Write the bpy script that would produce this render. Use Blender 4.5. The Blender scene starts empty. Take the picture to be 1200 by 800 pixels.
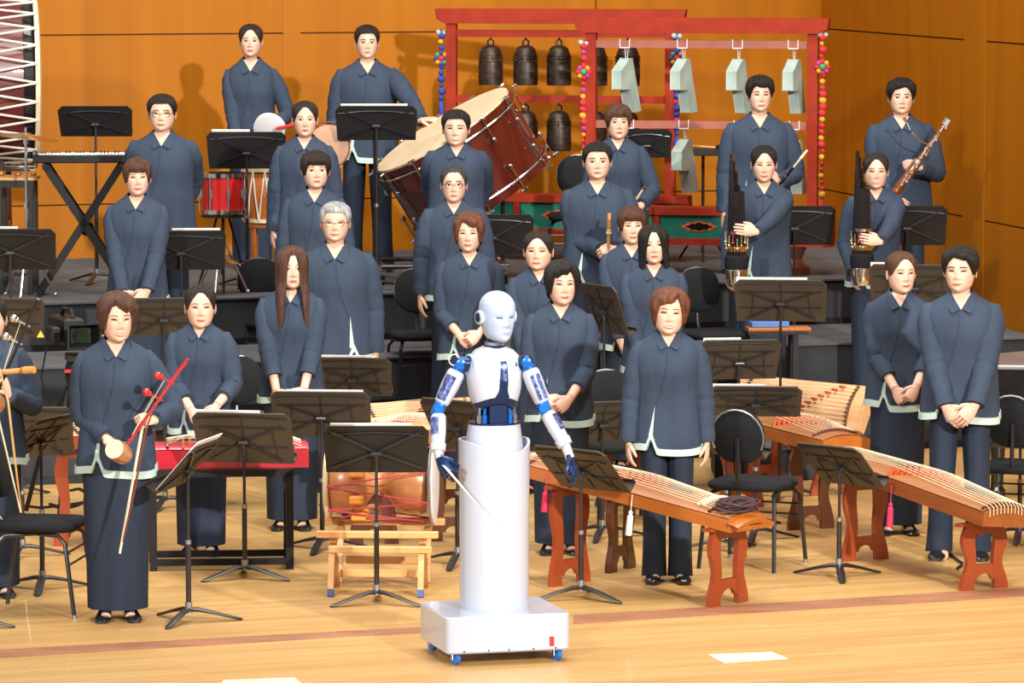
import bpy, math, random
from math import sin, cos, pi, radians as R, sqrt, exp, atan2
from mathutils import Vector as V, Matrix as M
scene = bpy.context.scene
COL = scene.collection
random.seed(7)

# ------------------------------------------------------------------ camera
F_PX, PITCH, CAM_Z = 5250.0, R(5.343), 3.5
cam_d = bpy.data.cameras.new('camera'); cam_d.sensor_width = 36.0
cam_d.lens = F_PX / 1200 * 36; cam_d.clip_end = 200
cam = bpy.data.objects.new('camera', cam_d); COL.objects.link(cam)
cam.location = (0, 0, CAM_Z); cam.rotation_euler = (pi / 2 - PITCH, 0, 0)
scene.camera = cam
# ------------------------------------------------------------------ world, stage lights, exposure
wd = bpy.data.worlds.new('hall_ambient'); scene.world = wd; wd.use_nodes = True
bg = wd.node_tree.nodes['Background']
bg.inputs['Color'].default_value = (1.0, 0.96, 0.90, 1); bg.inputs['Strength'].default_value = 0.34
def aim(o, target):
    o.rotation_euler = (V(target) - o.location).to_track_quat('-Z', 'Y').to_euler()
def spot(name, loc, target, watts, deg, radius, color=(1, 1, 1), blend=0.5):
    d = bpy.data.lights.new(name, 'SPOT'); d.energy = watts; d.spot_size = R(deg); d.spot_blend = blend
    d.shadow_soft_size = radius; d.color = color
    o = bpy.data.objects.new(name, d); COL.objects.link(o); o.location = loc; aim(o, target); return o
def area(name, loc, target, watts, sx, sy, color=(1, 1, 1)):
    d = bpy.data.lights.new(name, 'AREA'); d.energy = watts; d.shape = 'RECTANGLE'; d.size = sx; d.size_y = sy; d.color = color
    o = bpy.data.objects.new(name, d); COL.objects.link(o); o.location = loc; aim(o, target); return o
spot('front_of_house_spot', (10.5, 1.5, 10.5), (-1.3, 29.0, 1.4), 31000, 27, 0.35, (1.0, 0.96, 0.9), 0.8)
spot('balcony_spot', (-9.0, 0.0, 12.0), (0.6, 27.0, 1.0), 13000, 32, 0.7, (1.0, 0.97, 0.93), 0.6)
area('overhead_wash', (0.0, 22.0, 12.0), (0.0, 23.5, 0.0), 1500, 9, 5, (1.0, 0.95, 0.87))
area('rear_overhead_wash', (-0.5, 29.5, 11.5), (-0.5, 30.5, 0.0), 600, 9, 3, (1.0, 0.95, 0.88))
vs = scene.view_settings
vs.view_transform = 'Standard'; vs.look = 'None'; vs.gamma = 1.0; vs.use_curve_mapping = False
vs.exposure = 0.32

# ------------------------------------------------------------------ pixel <-> space helpers (1200 x 800 frame)
def ray(px, py):
    x, z = (px - 600) / F_PX, (400 - py) / F_PX
    return V((x, cos(PITCH) + z * sin(PITCH), -sin(PITCH) + z * cos(PITCH)))
def at(px, py, D):                       # the point at depth D (world y)
    r = ray(px, py); return V((0, 0, CAM_Z)) + r * (D / r.y)
def ground(px, py, z=0.0):               # the point at height z
    r = ray(px, py); return V((0, 0, CAM_Z)) + r * ((z - CAM_Z) / r.z)
ZA, ZB, ZC = 0.325, 0.65, 0.97           # riser heights

# ------------------------------------------------------------------ mesh builder
def frame(u, hint=(0, 0, 1)):
    u = V(u).normalized(); h = V(hint)
    if abs(u.dot(h.normalized())) > 0.97: h = V((1, 0, 0)) if abs(u.x) < 0.9 else V((0, 1, 0))
    a = h.cross(u).normalized(); b = u.cross(a).normalized()
    return u, a, b
class MB:
    def __init__(s): s.v = []; s.f = []; s.m = []; s.mi = 0; s.x = None
    def add(s, vs_, fs):
        k = len(s.v)
        s.v += [tuple(s.x @ V(p)) if s.x is not None else tuple(p) for p in vs_]
        s.f += [tuple(i + k for i in f) for f in fs]; s.m += [s.mi] * len(fs); return s
    def box(s, c, d, rot=None, bev=0.0):
        c = V(c); x, y, z = d[0] / 2, d[1] / 2, d[2] / 2
        if bev > 0:
            return s.prism([(-x, -y), (x, -y), (x, y), (-x, y)], -z, z, M.Translation(c) @ (rot.to_4x4() if rot else M()), bev)
        p = [V((i * x, j * y, k * z)) for k in (-1, 1) for j in (-1, 1) for i in (-1, 1)]
        if rot: p = [rot @ q for q in p]
        return s.add([q + c for q in p], [(0, 2, 3, 1), (4, 5, 7, 6), (0, 1, 5, 4), (2, 6, 7, 3), (0, 4, 6, 2), (1, 3, 7, 5)])
    def bar(s, a, b, w, h, hint=(0, 0, 1)):
        a, b = V(a), V(b); u, e, g = frame(b - a, hint)
        r = [e * (i * w / 2) + g * (j * h / 2) for i, j in ((-1, -1), (1, -1), (1, 1), (-1, 1))]
        return s.add([a + q for q in r] + [b + q for q in r], [(3, 2, 1, 0), (4, 5, 6, 7)] + [(i, (i + 1) % 4, 4 + (i + 1) % 4, 4 + i) for i in range(4)])
    def prism(s, poly, z0, z1, mat=None, bev=0.0):
        n = len(poly); mt = mat or M()
        def ring(pl, z): return [mt @ V((p[0], p[1], z)) for p in pl]
        if bev > 0:
            cx = sum(p[0] for p in poly) / n; cy = sum(p[1] for p in poly) / n
            rr = max(abs(p[0] - cx) + abs(p[1] - cy) for p in poly)
            inn = []
            for i in range(n):
                a, b, c = V(poly[i - 1]), V(poly[i]), V(poly[(i + 1) % n])
                e1 = (b - a).normalized(); e2 = (c - b).normalized()
                n1 = V((-e1.y, e1.x)); n2 = V((-e2.y, e2.x)); w = n1 + n2
                d = max(0.5, 1 + n1.dot(n2)); inn.append(b + w * (bev / d))
            rings = [ring(inn, z0), ring(poly, z0 + bev), ring(poly, z1 - bev), ring(inn, z1)]
        else: rings = [ring(poly, z0), ring(poly, z1)]
        return s.loft(rings, True, True)
    def loft(s, rings, c0=False, c1=False, closed=True):
        n = len(rings[0]); vs_ = [p for r in rings for p in r]; fs = []
        for k in range(len(rings) - 1):
            for i in range(n if closed else n - 1):
                j = (i + 1) % n; fs.append((k * n + i, k * n + j, (k + 1) * n + j, (k + 1) * n + i))
        if c0: fs.append(tuple(range(n - 1, -1, -1)))
        if c1: fs.append(tuple((len(rings) - 1) * n + i for i in range(n)))
        return s.add(vs_, fs)
    def tube(s, pts, rad, n=8, caps=True, flat=1.0, hint=(0, 0, 1)):
        pts = [V(p) for p in pts]; N = len(pts)
        if not hasattr(rad, '__len__'): rad = [rad] * N
        rings = []; pa = None
        for i, p in enumerate(pts):
            d = (pts[min(i + 1, N - 1)] - pts[max(i - 1, 0)])
            if d.length < 1e-9: d = V((0, 0, 1))
            u, a, b = frame(d, pa if pa is not None else hint)
            if pa is not None:
                b = (pa - u * pa.dot(u)).normalized(); a = b.cross(u).normalized()
            pa = b
            rings.append([p + a * (rad[i] * cos(2 * pi * k / n)) + b * (rad[i] * flat * sin(2 * pi * k / n)) for k in range(n)])
        return s.loft(rings, caps, caps)
    def lathe(s, prof, n=24, mat=None, c0=True, c1=True):
        mt = mat or M()
        return s.loft([[mt @ V((r * cos(2 * pi * k / n), r * sin(2 * pi * k / n), z)) for k in range(n)] for r, z in prof], c0, c1)
    def ball(s, c, r, n=12, m=8, mat=None):
        c = V(c); rx, ry, rz = r if hasattr(r, '__len__') else (r, r, r); mt = mat or M()
        rings = []
        for j in range(m + 1):
            t = pi * j / m; q = max(sin(t), 0.02)
            rings.append([c + mt @ V((rx * q * cos(2 * pi * k / n), ry * q * sin(2 * pi * k / n), -rz * cos(t))) for k in range(n)])
        return s.loft(rings, True, True)
    def torus(s, R_, r, n=24, m=8, mat=None, a0=0, a1=2 * pi):
        mt = mat or M(); full = abs(a1 - a0 - 2 * pi) < 1e-6
        rings = []
        for k in range(n if full else n + 1):
            t = a0 + (a1 - a0) * k / n
            rings.append([mt @ V(((R_ + r * cos(2 * pi * j / m)) * cos(t), (R_ + r * cos(2 * pi * j / m)) * sin(t), r * sin(2 * pi * j / m))) for j in range(m)])
        if full: rings.append(rings[0])
        return s.loft(rings, not full, not full)
    def mesh(s, name, mats, ang=35):
        me = bpy.data.meshes.new(name); me.from_pydata(s.v, [], s.f)
        mats = mats if isinstance(mats, (list, tuple)) else [mats]
        for q in mats: me.materials.append(q)
        me.polygons.foreach_set('material_index', s.m)
        me.polygons.foreach_set('use_smooth', [True] * len(s.f))
        me.update()
        import bmesh
        bm = bmesh.new(); bm.from_mesh(me); bmesh.ops.recalc_face_normals(bm, faces=bm.faces); bm.to_mesh(me); bm.free()
        me.set_sharp_from_angle(angle=R(ang)); return me
    def build(s, name, mats, parent=None, loc=(0, 0, 0), rz=0.0, ang=35):
        o = bpy.data.objects.new(name, s.mesh(name, mats, ang)); COL.objects.link(o)
        o.location = loc; o.rotation_euler = (0, 0, rz); o.parent = parent; return o
def empty(name, loc, rz=0.0, label=None, cat=None, group=None):
    o = bpy.data.objects.new(name, None); COL.objects.link(o); o.empty_display_size = 0.1
    o.location = loc; o.rotation_euler = (0, 0, rz); tag(o, label, cat, group); return o
def tag(o, label=None, cat=None, group=None, kind=None):
    if label: o['label'] = label
    if cat: o['category'] = cat
    if group: o['group'] = group
    if kind: o['kind'] = kind
    return o
def inst(name, me, parent, loc=(0, 0, 0), rot=(0, 0, 0), scale=(1, 1, 1)):
    o = bpy.data.objects.new(name, me); COL.objects.link(o); o.parent = parent
    o.location = loc; o.rotation_euler = rot; o.scale = scale; return o
def arc(x0, y0, r, a0, a1, n=8): return [(x0 + r * cos(a0 + (a1 - a0) * i / n), y0 + r * sin(a0 + (a1 - a0) * i / n)) for i in range(n + 1)]
def rrect(w, h, r, n=4):
    x, y = w / 2 - r, h / 2 - r
    return arc(x, y, r, 0, pi / 2, n) + arc(-x, y, r, pi / 2, pi, n) + arc(-x, -y, r, pi, 1.5 * pi, n) + arc(x, -y, r, 1.5 * pi, 2 * pi, n)
def mat_axes(o, x, y, z):
    m = M.Identity(4)
    for i in range(3): m[i][0], m[i][1], m[i][2], m[i][3] = x[i], y[i], z[i], o[i]
    return m
def lerp_tab(tab, t):
    if t <= tab[0][0]: return tab[0][1:]
    for a, b in zip(tab, tab[1:]):
        if t <= b[0]:
            k = (t - a[0]) / (b[0] - a[0]); return tuple(p + (q - p) * k for p, q in zip(a[1:], b[1:]))
    return tab[-1][1:]

# ------------------------------------------------------------------ materials
def srgb(h):
    h = h.lstrip('#'); c = [int(h[i:i + 2], 16) / 255 for i in (0, 2, 4)]
    return tuple(x / 12.92 if x <= 0.04045 else ((x + 0.055) / 1.055) ** 2.4 for x in c)
def mat(name, col, rough=0.5, metal=0.0, var=0.06, scale=(8, 8, 8), bump=0.0, bscale=40, coat=0.0, sheen=0.0, spec=None, trans=0.0):
    m = bpy.data.materials.new(name); m.use_nodes = True
    nt = m.node_tree; N = nt.nodes; L = nt.links; b = N['Principled BSDF']
    col = srgb(col) if isinstance(col, str) else col
    b.inputs['Roughness'].default_value = rough; b.inputs['Metallic'].default_value = metal
    b.inputs['Coat Weight'].default_value = coat; b.inputs['Sheen Weight'].default_value = sheen
    if spec is not None: b.inputs['Specular IOR Level'].default_value = spec
    if trans: b.inputs['Transmission Weight'].default_value = trans
    tc = N.new('ShaderNodeTexCoord'); mp = N.new('ShaderNodeMapping'); mp.inputs['Scale'].default_value = scale
    L.new(tc.outputs['Object'], mp.inputs['Vector'])
    nz = N.new('ShaderNodeTexNoise'); nz.inputs['Scale'].default_value = 1.0; nz.inputs['Detail'].default_value = 4
    L.new(mp.outputs['Vector'], nz.inputs['Vector'])
    rp = N.new('ShaderNodeValToRGB'); rp.color_ramp.elements[0].position = 0.3; rp.color_ramp.elements[1].position = 0.7
    rp.color_ramp.elements[0].color = tuple(max(0, c * (1 - var * 2)) for c in col) + (1,)
    rp.color_ramp.elements[1].color = tuple(min(1, c * (1 + var * 2)) for c in col) + (1,)
    L.new(nz.outputs['Fac'], rp.inputs['Fac']); L.new(rp.outputs['Color'], b.inputs['Base Color'])
    if bump:
        n2 = N.new('ShaderNodeTexNoise'); n2.inputs['Scale'].default_value = bscale; n2.inputs['Detail'].default_value = 3
        L.new(mp.outputs['Vector'] if bscale < 5 else tc.outputs['Object'], n2.inputs['Vector'])
        bp = N.new('ShaderNodeBump'); bp.inputs['Strength'].default_value = bump; bp.inputs['Distance'].default_value = 0.01
        L.new(n2.outputs['Fac'], bp.inputs['Height']); L.new(bp.outputs['Normal'], b.inputs['Normal'])
    return m
def wood(name, col, col2, grain=(1.5, 30, 30), rough=0.35, coat=0.2, rot=0.0):
    m = mat(name, col, rough, 0, 0.0, grain, coat=coat); N = m.node_tree.nodes; L = m.node_tree.links
    for n in N:
        if n.type == 'VALTORGB':
            n.color_ramp.elements[0].color = (srgb(col2) if isinstance(col2, str) else col2) + (1,)
            n.color_ramp.elements[0].position = 0.25; n.color_ramp.elements[1].position = 0.75
        if n.type == 'MAPPING': n.inputs['Rotation'].default_value = (0, 0, rot)
        if n.type == 'TEX_NOISE': n.inputs['Detail'].default_value = 6; n.inputs['Distortion'].default_value = 0.6
    return m
MT = {}
MT['black'] = mat('black_paint', (0.006, 0.006, 0.007), 0.45, spec=.3)
MT['fabric_black'] = mat('black_fabric', (0.010, 0.011, 0.013), 0.9, bump=0.2, bscale=300, spec=.2)
MT['desk'] = mat('music_desk_enamel', (0.016, 0.015, 0.015), 0.45, 0.0, 0.05, spec=.3)
MT['desk_edge'] = mat('music_desk_lip', (0.05, 0.05, 0.055), 0.3, 0.6)
MT['steel'] = mat('dark_steel_tube', (0.05, 0.05, 0.055), 0.28, 0.7)
MT['chrome'] = mat('chrome', (0.72, 0.73, 0.75), 0.14, 1.0)
MT['paper'] = mat('score_paper', (0.82, 0.81, 0.78), 0.8)
MT['white_gloss'] = mat('white_gloss_shell', (0.46, 0.505, 0.61), 0.25, 0, 0.0, coat=0.5)
MT['skin'] = mat('skin', (0.66, 0.415, 0.305), 0.5, 0, 0.03, (14, 14, 14), spec=0.35)
MT['jacket'] = mat('slate_navy_cloth', (0.031, 0.046, 0.076), 0.85, 0, 0.07, (9, 9, 2.5), bump=0.9, bscale=2.2, spec=.25)
MT['trouser'] = mat('slate_navy_trouser_cloth', (0.019, 0.028, 0.048), 0.85, 0, 0.07, (14, 14, 1.5), bump=0.9, bscale=2.0, spec=.25)
MT['mint'] = mat('mint_silk_trim', (0.40, 0.51, 0.46), 0.6, 0, 0.03)
MT['shoe'] = mat('black_patent_leather', (0.010, 0.010, 0.012), 0.16, coat=0.5)
MT['lip'] = mat('lips', (0.50, 0.085, 0.085), 0.4)
MT['teeth'] = mat('teeth', (0.80, 0.76, 0.70), 0.3)
MT['eye_dark'] = mat('iris_dark', (0.012, 0.008, 0.007), 0.2)
MT['sclera'] = mat('sclera', (0.62, 0.55, 0.52), 0.3)
HAIRC = {'black': (0.006, 0.005, 0.005), 'dark': (0.015, 0.009, 0.007), 'brown': (0.075, 0.030, 0.016), 'auburn': (0.13, 0.042, 0.018), 'gray': (0.33, 0.33, 0.34), 'salt': (0.035, 0.032, 0.032)}
for k, c in HAIRC.items(): MT['hair_' + k] = mat('hair_' + k, c, 0.42, 0, 0.25, (70, 70, 6), bump=0.9, bscale=4.0, spec=.35)
# ------------------------------------------------------------------ the hall: floor, risers, walls
def floor_mat():
    m = bpy.data.materials.new('maple_stage_floor'); m.use_nodes = True
    nt = m.node_tree; N = nt.nodes; L = nt.links; b = N['Principled BSDF']
    tc = N.new('ShaderNodeTexCoord'); mp = N.new('ShaderNodeMapping'); mp.inputs['Rotation'].default_value = (0, 0, -R(20))
    L.new(tc.outputs['Object'], mp.inputs['Vector'])
    br = N.new('ShaderNodeTexBrick'); br.inputs['Scale'].default_value = 1.0
    br.inputs['Brick Width'].default_value = 1.9; br.inputs['Row Height'].default_value = 0.085
    br.inputs['Mortar Size'].default_value = 0.0015; br.inputs['Mortar Smooth'].default_value = 0.4
    br.inputs['Color1'].default_value = (0.50, 0.305, 0.105, 1); br.inputs['Color2'].default_value = (0.57, 0.365, 0.145, 1); br.inputs['Mortar'].default_value = (0.42, 0.22, 0.07, 1)
    br.offset = 0.37
    L.new(mp.outputs['Vector'], br.inputs['Vector'])
    m2 = N.new('ShaderNodeMapping'); m2.inputs['Scale'].default_value = (0.55, 9, 1); L.new(mp.outputs['Vector'], m2.inputs['Vector'])
    nz = N.new('ShaderNodeTexNoise'); nz.inputs['Scale'].default_value = 1.6; nz.inputs['Detail'].default_value = 7; L.new(m2.outputs['Vector'], nz.inputs['Vector'])
    rp = N.new('ShaderNodeValToRGB'); rp.color_ramp.elements[0].position = 0.3; rp.color_ramp.elements[1].position = 0.72
    rp.color_ramp.elements[0].color = (0.76, 0.68, 0.56, 1); rp.color_ramp.elements[1].color = (1.0, 1.0, 1.0, 1); L.new(nz.outputs['Fac'], rp.inputs['Fac'])
    mx = N.new('ShaderNodeMix'); mx.data_type = 'RGBA'; mx.blend_type = 'MULTIPLY'; mx.inputs[0].default_value = 0.8
    L.new(br.outputs['Color'], mx.inputs[6]); L.new(rp.outputs['Color'], mx.inputs[7]); L.new(mx.outputs[2], b.inputs['Base Color'])
    b.inputs['Roughness'].default_value = 0.42; b.inputs['Coat Weight'].default_value = 0.1
    return m
MT['floor'] = floor_mat()
MT['wallwood'] = wood('orange_veneer', (0.385, 0.128, 0.0015), (0.30, 0.094, 0.001), (5.0, 5.0, 0.35), 0.55, 0.0)
MT['wallwood'].node_tree.nodes['Principled BSDF'].inputs['Specular IOR Level'].default_value = 0.2
MT['wallwood2'] = wood('orange_veneer_strip', (0.385, 0.132, 0.003), (0.31, 0.10, 0.002), (9, 9, 0.4), 0.5, 0.0)
MT['wallwood2'].node_tree.nodes['Principled BSDF'].inputs['Specular IOR Level'].default_value = 0.2
MT['seam'] = mat('panel_joint_shadow_gap', (0.10, 0.035, 0.006), 0.8)
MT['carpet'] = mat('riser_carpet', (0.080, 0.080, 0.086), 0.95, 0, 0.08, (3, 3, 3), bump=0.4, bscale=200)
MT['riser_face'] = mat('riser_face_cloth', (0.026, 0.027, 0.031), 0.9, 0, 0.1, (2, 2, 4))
MT['tape'] = mat('brown_floor_strip', (0.30, 0.13, 0.065), 0.5, 0, 0.12, (3, 12, 3))
MT['mark'] = mat('white_floor_plate', (0.56, 0.52, 0.43), 0.6)

tag(MB().prism([(-14, 12), (16, 12), (16, 46), (-14, 46)], -0.12, 0.0).build('floor', MT['floor']), 'pale maple plank stage floor', None, None, 'structure')
LA, LB, LC, LW = (28.84, 0.34), (29.66, 0.32), (30.98, 0.38), (35.0, 0.36)
def lin(l, x): return l[0] + l[1] * x
def wall_r_x(d): return 3.29 + (32.4 - d) / 4.3
def riser(front, z0, z1, lab):
    xl = -8.0; mb = MB()
    xr = 3.0
    for _ in range(20): xr = wall_r_x(lin(front, xr))
    xr -= 0.02
    back = lambda x: lin(LW, x) - 0.02
    xb = 2.45
    p = [(xl, lin(front, xl)), (xr, lin(front, xr)), (xb, back(xb)), (xl, back(xl))]
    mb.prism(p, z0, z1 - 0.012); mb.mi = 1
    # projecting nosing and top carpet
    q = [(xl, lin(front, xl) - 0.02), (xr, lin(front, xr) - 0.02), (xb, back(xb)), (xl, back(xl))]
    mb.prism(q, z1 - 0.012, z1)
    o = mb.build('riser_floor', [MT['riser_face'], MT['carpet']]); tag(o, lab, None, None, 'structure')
    a, b = V((xl, lin(front, xl) - 0.03, z0)), V((xr, lin(front, xr) - 0.03, z0))
    MB().bar(a + V((0, 0, 0.022)), b + V((0, 0, 0.022)), 0.02, 0.044).build('baseboard', MT['black'], o)
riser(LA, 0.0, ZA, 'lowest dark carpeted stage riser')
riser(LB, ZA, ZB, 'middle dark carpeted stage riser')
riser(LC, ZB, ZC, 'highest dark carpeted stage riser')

def wall(name, p0, p1, lab, cols, rows, strips):
    """p0->p1 along the foot of the wall; panels are boards of their own, proud of a dark backing"""
    p0, p1 = V((p0[0], p0[1], 0)), V((p1[0], p1[1], 0)); u = (p1 - p0); Ln = u.length; u.normalize(); n = V((u.y, -u.x, 0))
    if n.y > 0: n = -n
    m = mat_axes(p0, u, n, V((0, 0, 1)))
    mb = MB(); mb.x = m; mb.prism([(0, -0.25), (Ln, -0.25), (Ln, -0.012), (0, -0.012)], -0.1, 6.5)
    w = mb.build(name, MT['seam']); tag(w, lab, None, None, 'structure')
    for i in range(len(cols) - 1):
        for j in range(len(rows) - 1):
            b = MB(); b.x = m; g = 0.006
            x0, x1, z0, z1 = cols[i] + g, cols[i + 1] - g, rows[j] + g, rows[j + 1] - g
            bx = M.Translation(V(((x0 + x1) / 2, 0, (z0 + z1) / 2)))
            b.box(((x0 + x1) / 2, -0.006, (z0 + z1) / 2), (x1 - x0, 0.024, z1 - z0))
            b.build('panel', MT['wallwood'], w)
    for s0, s1 in strips:
        b = MB(); b.x = m; b.prism([(s0, -0.02), (s1, -0.02), (s1, 0.011), (s0, 0.011)], 0, 6.4); b.build('panel_strip', MT['wallwood2'], w)
rows = [-0.05, 1.375, 2.655, 3.95, 5.2, 6.45]
xl = -8.0; cs = sqrt(1 + 0.36 ** 2)
def wx(X): return (X - xl) * cs
wall('wall_back', (xl, lin(LW, xl)), (2.52, lin(LW, 2.52)), 'orange wood panelled rear wall of the concert hall',
     [0, wx(-6.3), wx(-3.95), wx(-1.70), wx(0.655), wx(2.52)], rows, [(wx(-1.755), wx(-1.625))])
d0, d1 = 35.95, 20.0
Lr = sqrt((d0 - d1) ** 2 + (wall_r_x(d1) - wall_r_x(d0)) ** 2)
ky = Lr / (d0 - d1)
wall('wall_right', (wall_r_x(d0), d0), (wall_r_x(d1), d1), 'orange wood panelled side wall of the concert hall',
     [0, (d0 - 32.35) * ky, (d0 - 29.5) * ky, (d0 - 26.5) * ky, (d0 - 23.5) * ky, Lr], rows, [((d0 - 32.45) * ky, (d0 - 32.0) * ky)])

# floor strips and plates
def floor_quad(name, pts, z, mt, lab, cat):
    g = [ground(*p) for p in pts]
    o = MB().prism([(p.x, p.y) for p in g], 0.0002, z).build(name, mt); return tag(o, lab, cat)
strip = floor_quad('trim_1', [(-200, 783), (560, 737), (560, 731), (-200, 772)], 0.002, MT['tape'], None, None); strip['kind'] = 'structure'; strip['label'] = 'brown inlay strip crossing the stage floor left of the robot'
strip = floor_quad('trim_2', [(672, 731), (1400, 687), (1400, 676), (672, 721)], 0.002, MT['tape'], None, None); strip['kind'] = 'structure'; strip['label'] = 'brown double inlay strip crossing the stage floor right of the robot'
floor_quad('floor_plate', [(848, 777), (924, 772), (905, 764), (829, 767)], 0.003, MT['mark'], 'white rectangular plate let into the floor right of the robot', 'floor plate')
floor_quad('floor_plate', [(255, 806), (356, 803), (345, 794), (262, 797)], 0.003, MT['mark'], 'white rectangular plate cut off by the bottom edge of the photo', 'floor plate')
# ------------------------------------------------------------------ people
HH = 0.225
HEAD = [(0.00, .018, .066, .004), (0.03, .037, .080, .02), (0.08, .050, .087, .036), (0.15, .0585, .089, .052), (0.25, .0655, .089, .068), (0.35, .070, .089, .080), (0.45, .0735, .090, .089),
        (0.55, .0755, .090, .095), (0.65, .0765, .090, .098), (0.75, .0735, .086, .095), (0.83, .0655, .076, .086), (0.90, .0535, .062, .071), (0.95, .0395, .045, .053), (0.985, .0225, .025, .030), (1.0, .003, .003, .003)]
def bumps(x, t):
    z = t * HH; ax = abs(x); g = lambda u, s_: exp(-(u / s_) ** 2)
    h, sg = lerp_tab([(0.26, 0, .012), (0.315, .004, .011), (0.345, .019, .0105), (0.375, .021, .0095), (0.45, .013, .0075), (0.54, .005, .008), (0.62, 0, .01)], t)
    d = h * g(x, sg) + .008 * g(ax - .0135, .0055) * g(z - .345 * HH, .006)
    d -= .0075 * g(ax - .031, .015) * g(z - .505 * HH, .0095)
    d += .0035 * g(ax - .030, .018) * g(z - .585 * HH, .008) + .004 * g(ax - .040, .016) * g(z - .37 * HH, .02)
    d += .0065 * g(x, .020) * g(z - .215 * HH, .0085) - .003 * g(x, .018) * g(z - .135 * HH, .006) + .006 * g(x, .018) * g(z - .06 * HH, .012)
    return d
def face_y(x, t):
    a, bf, bb = lerp_tab(HEAD, t)
    return -(bf * sqrt(max(0.0, 1 - (x / a) ** 2)) if abs(x) < a else 0) - bumps(x, t)
def head_mesh(mb, mt, wide):
    n, m = 52, 42; rings = []
    for j in range(m + 1):
        t = j / m
        if t > 0.9: t = 0.9 + 0.1 * sin((t - 0.9) / 0.1 * pi / 2)
        a, bf, bb = lerp_tab(HEAD, t); ring = []
        for i in range(n):
            u = -pi + 2 * pi * i / n; lo = u - 0.45 * sin(u)
            x = a * sin(lo); c = cos(lo); y = -bf * c if c > 0 else -bb * c
            if c > 0.15: y -= bumps(x, t) * min(1, (c - 0.15) / 0.3)
            ring.append(mt @ V((x * wide, y, t * HH)))
        rings.append(ring)
    mb.loft(rings, True, True)
    for sx in (-1, 1):                                        # ears
        e = M.Translation(V((sx * .077 * wide, .012, .46 * HH))) @ M.Rotation(sx * R(18), 4, 'Z')
        mb.x = mt @ e; mb.ball((0, 0, 0), (.0075, .017, .031), 8, 6); mb.x = None
def face_parts(root, mt, hc, wide, smile, female):
    for sx in (-1, 1):
        b = MB(); nc = 9; hl = .0145; hh = .0042 if smile < 1 else .0027
        rows = []
        for r in range(4):
            row = []
            for i in range(nc):
                q = -1 + 2 * i / (nc - 1); x = sx * .031 + hl * q
                e = sqrt(max(0, 1 - q * q)); zc = (.505 * HH) + (.0028 * (1 - q * q) if smile >= 1 else -.0005 * q * sx)
                z = zc + (-hh * e, 0.25 * hh * e, hh * e + .0003, hh * e + .0026 * (.35 + .65 * e))[r]
                row.append(mt @ V((x * wide, face_y(x, z / HH) - (.0016 + .0008 * (r > 1)), z)))
            rows.append(row)
        for r in range(3):
            for i in range(nc - 1):
                b.mi = 0 if (r == 2 or 2 < i + .5 < nc - 3.2 or smile >= 1) else 1
                b.add([rows[r][i], rows[r][i + 1], rows[r + 1][i + 1], rows[r + 1][i]], [(0, 1, 2, 3)])
        b.build('eye', [MT['eye_dark'], MT['sclera']], root)
        b = MB(); rows = [[], []]
        for i in range(8):
            q = -1 + 2 * i / 7; x = sx * .032 + .019 * q; zc = .60 * HH + .004 * (1 - q * q) - .0015 * sx * q
            w = (.0020 if female else .0032) * (1 - .55 * max(0, sx * q))
            for r in (0, 1):
                z = zc + (w if r else -w); rows[r].append(mt @ V((x * wide, face_y(x, z / HH) - .0018, z)))
        b.loft(rows, closed=False); b.build('eyebrow', MT['hair_' + ('dark' if hc in ('brown', 'auburn') else hc)], root)
    b = MB(); w = .021 + .0035 * smile; rows = []; up = (.0, .0035, .006)[smile]
    for r in range(5):
        row = []
        for i in range(11):
            q = -1 + 2 * i / 10; x = w * q; e = (1 - q * q) ** 0.7
            o = (-.0068, -.0022, 0, .002, .0052)[r] if smile < 2 else (-.0120, -.0058, -.001, .0014, .0068)[r]
            z = .215 * HH + up * q * q - up * .5 + o * e
            row.append(mt @ V((x * wide, face_y(x, z / HH) - .0032 - .0015 * e * (r in (1, 3)), z)))
        rows.append(row)
    for r in range(4):
        for i in range(10):
            b.mi = 1 if (smile == 2 and r in (1, 2)) else 0
            b.add([rows[r][i], rows[r][i + 1], rows[r + 1][i + 1], rows[r + 1][i]], [(0, 1, 2, 3)])
    b.build('lips', [MT['lip'] if female else MT['lip_m'], MT['teeth']], root)
MT['lip_m'] = mat('lips_pale', (0.40, 0.15, 0.12), 0.45)
# style: front hairline t, side t, back t, temple angles, thickness top/side, hang?
HAIR = {'crop':  dict(f=.79, s=.46, b=.18, l1=32, l2=74, top=.021, side=.006, hang=0, ed=.6),
        'sweep': dict(f=.77, s=.42, b=.14, l1=26, l2=72, top=.030, side=.013, hang=0, ed=.5),
        'thin':  dict(f=.86, s=.46, b=.16, l1=24, l2=78, top=.011, side=.010, hang=0, ed=.3),
        'bun':   dict(f=.87, s=.44, b=.14, l1=6, l2=74, top=.016, side=.011, hang=0, bun=1, ed=.15),
        'bangbun': dict(f=.655, s=.36, b=.10, l1=34, l2=62, top=.020, side=.013, hang=0, bun=1, ed=.3),
        'bob':   dict(f=.70, s=-.02, b=-.05, l1=30, l2=58, top=.028, side=.022, hang=1, ed=.3),
        'short': dict(f=.745, s=.27, b=.04, l1=30, l2=66, top=.028, side=.019, hang=1, ed=.35),
        'lob':   dict(f=.86, s=-.12, b=-.22, l1=8, l2=62, top=.018, side=.014, hang=1, ed=.2),
        'long':  dict(f=.86, s=-.95, b=-1.0, l1=8, l2=58, top=.022, side=.016, hang=1, ed=.2)}
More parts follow.
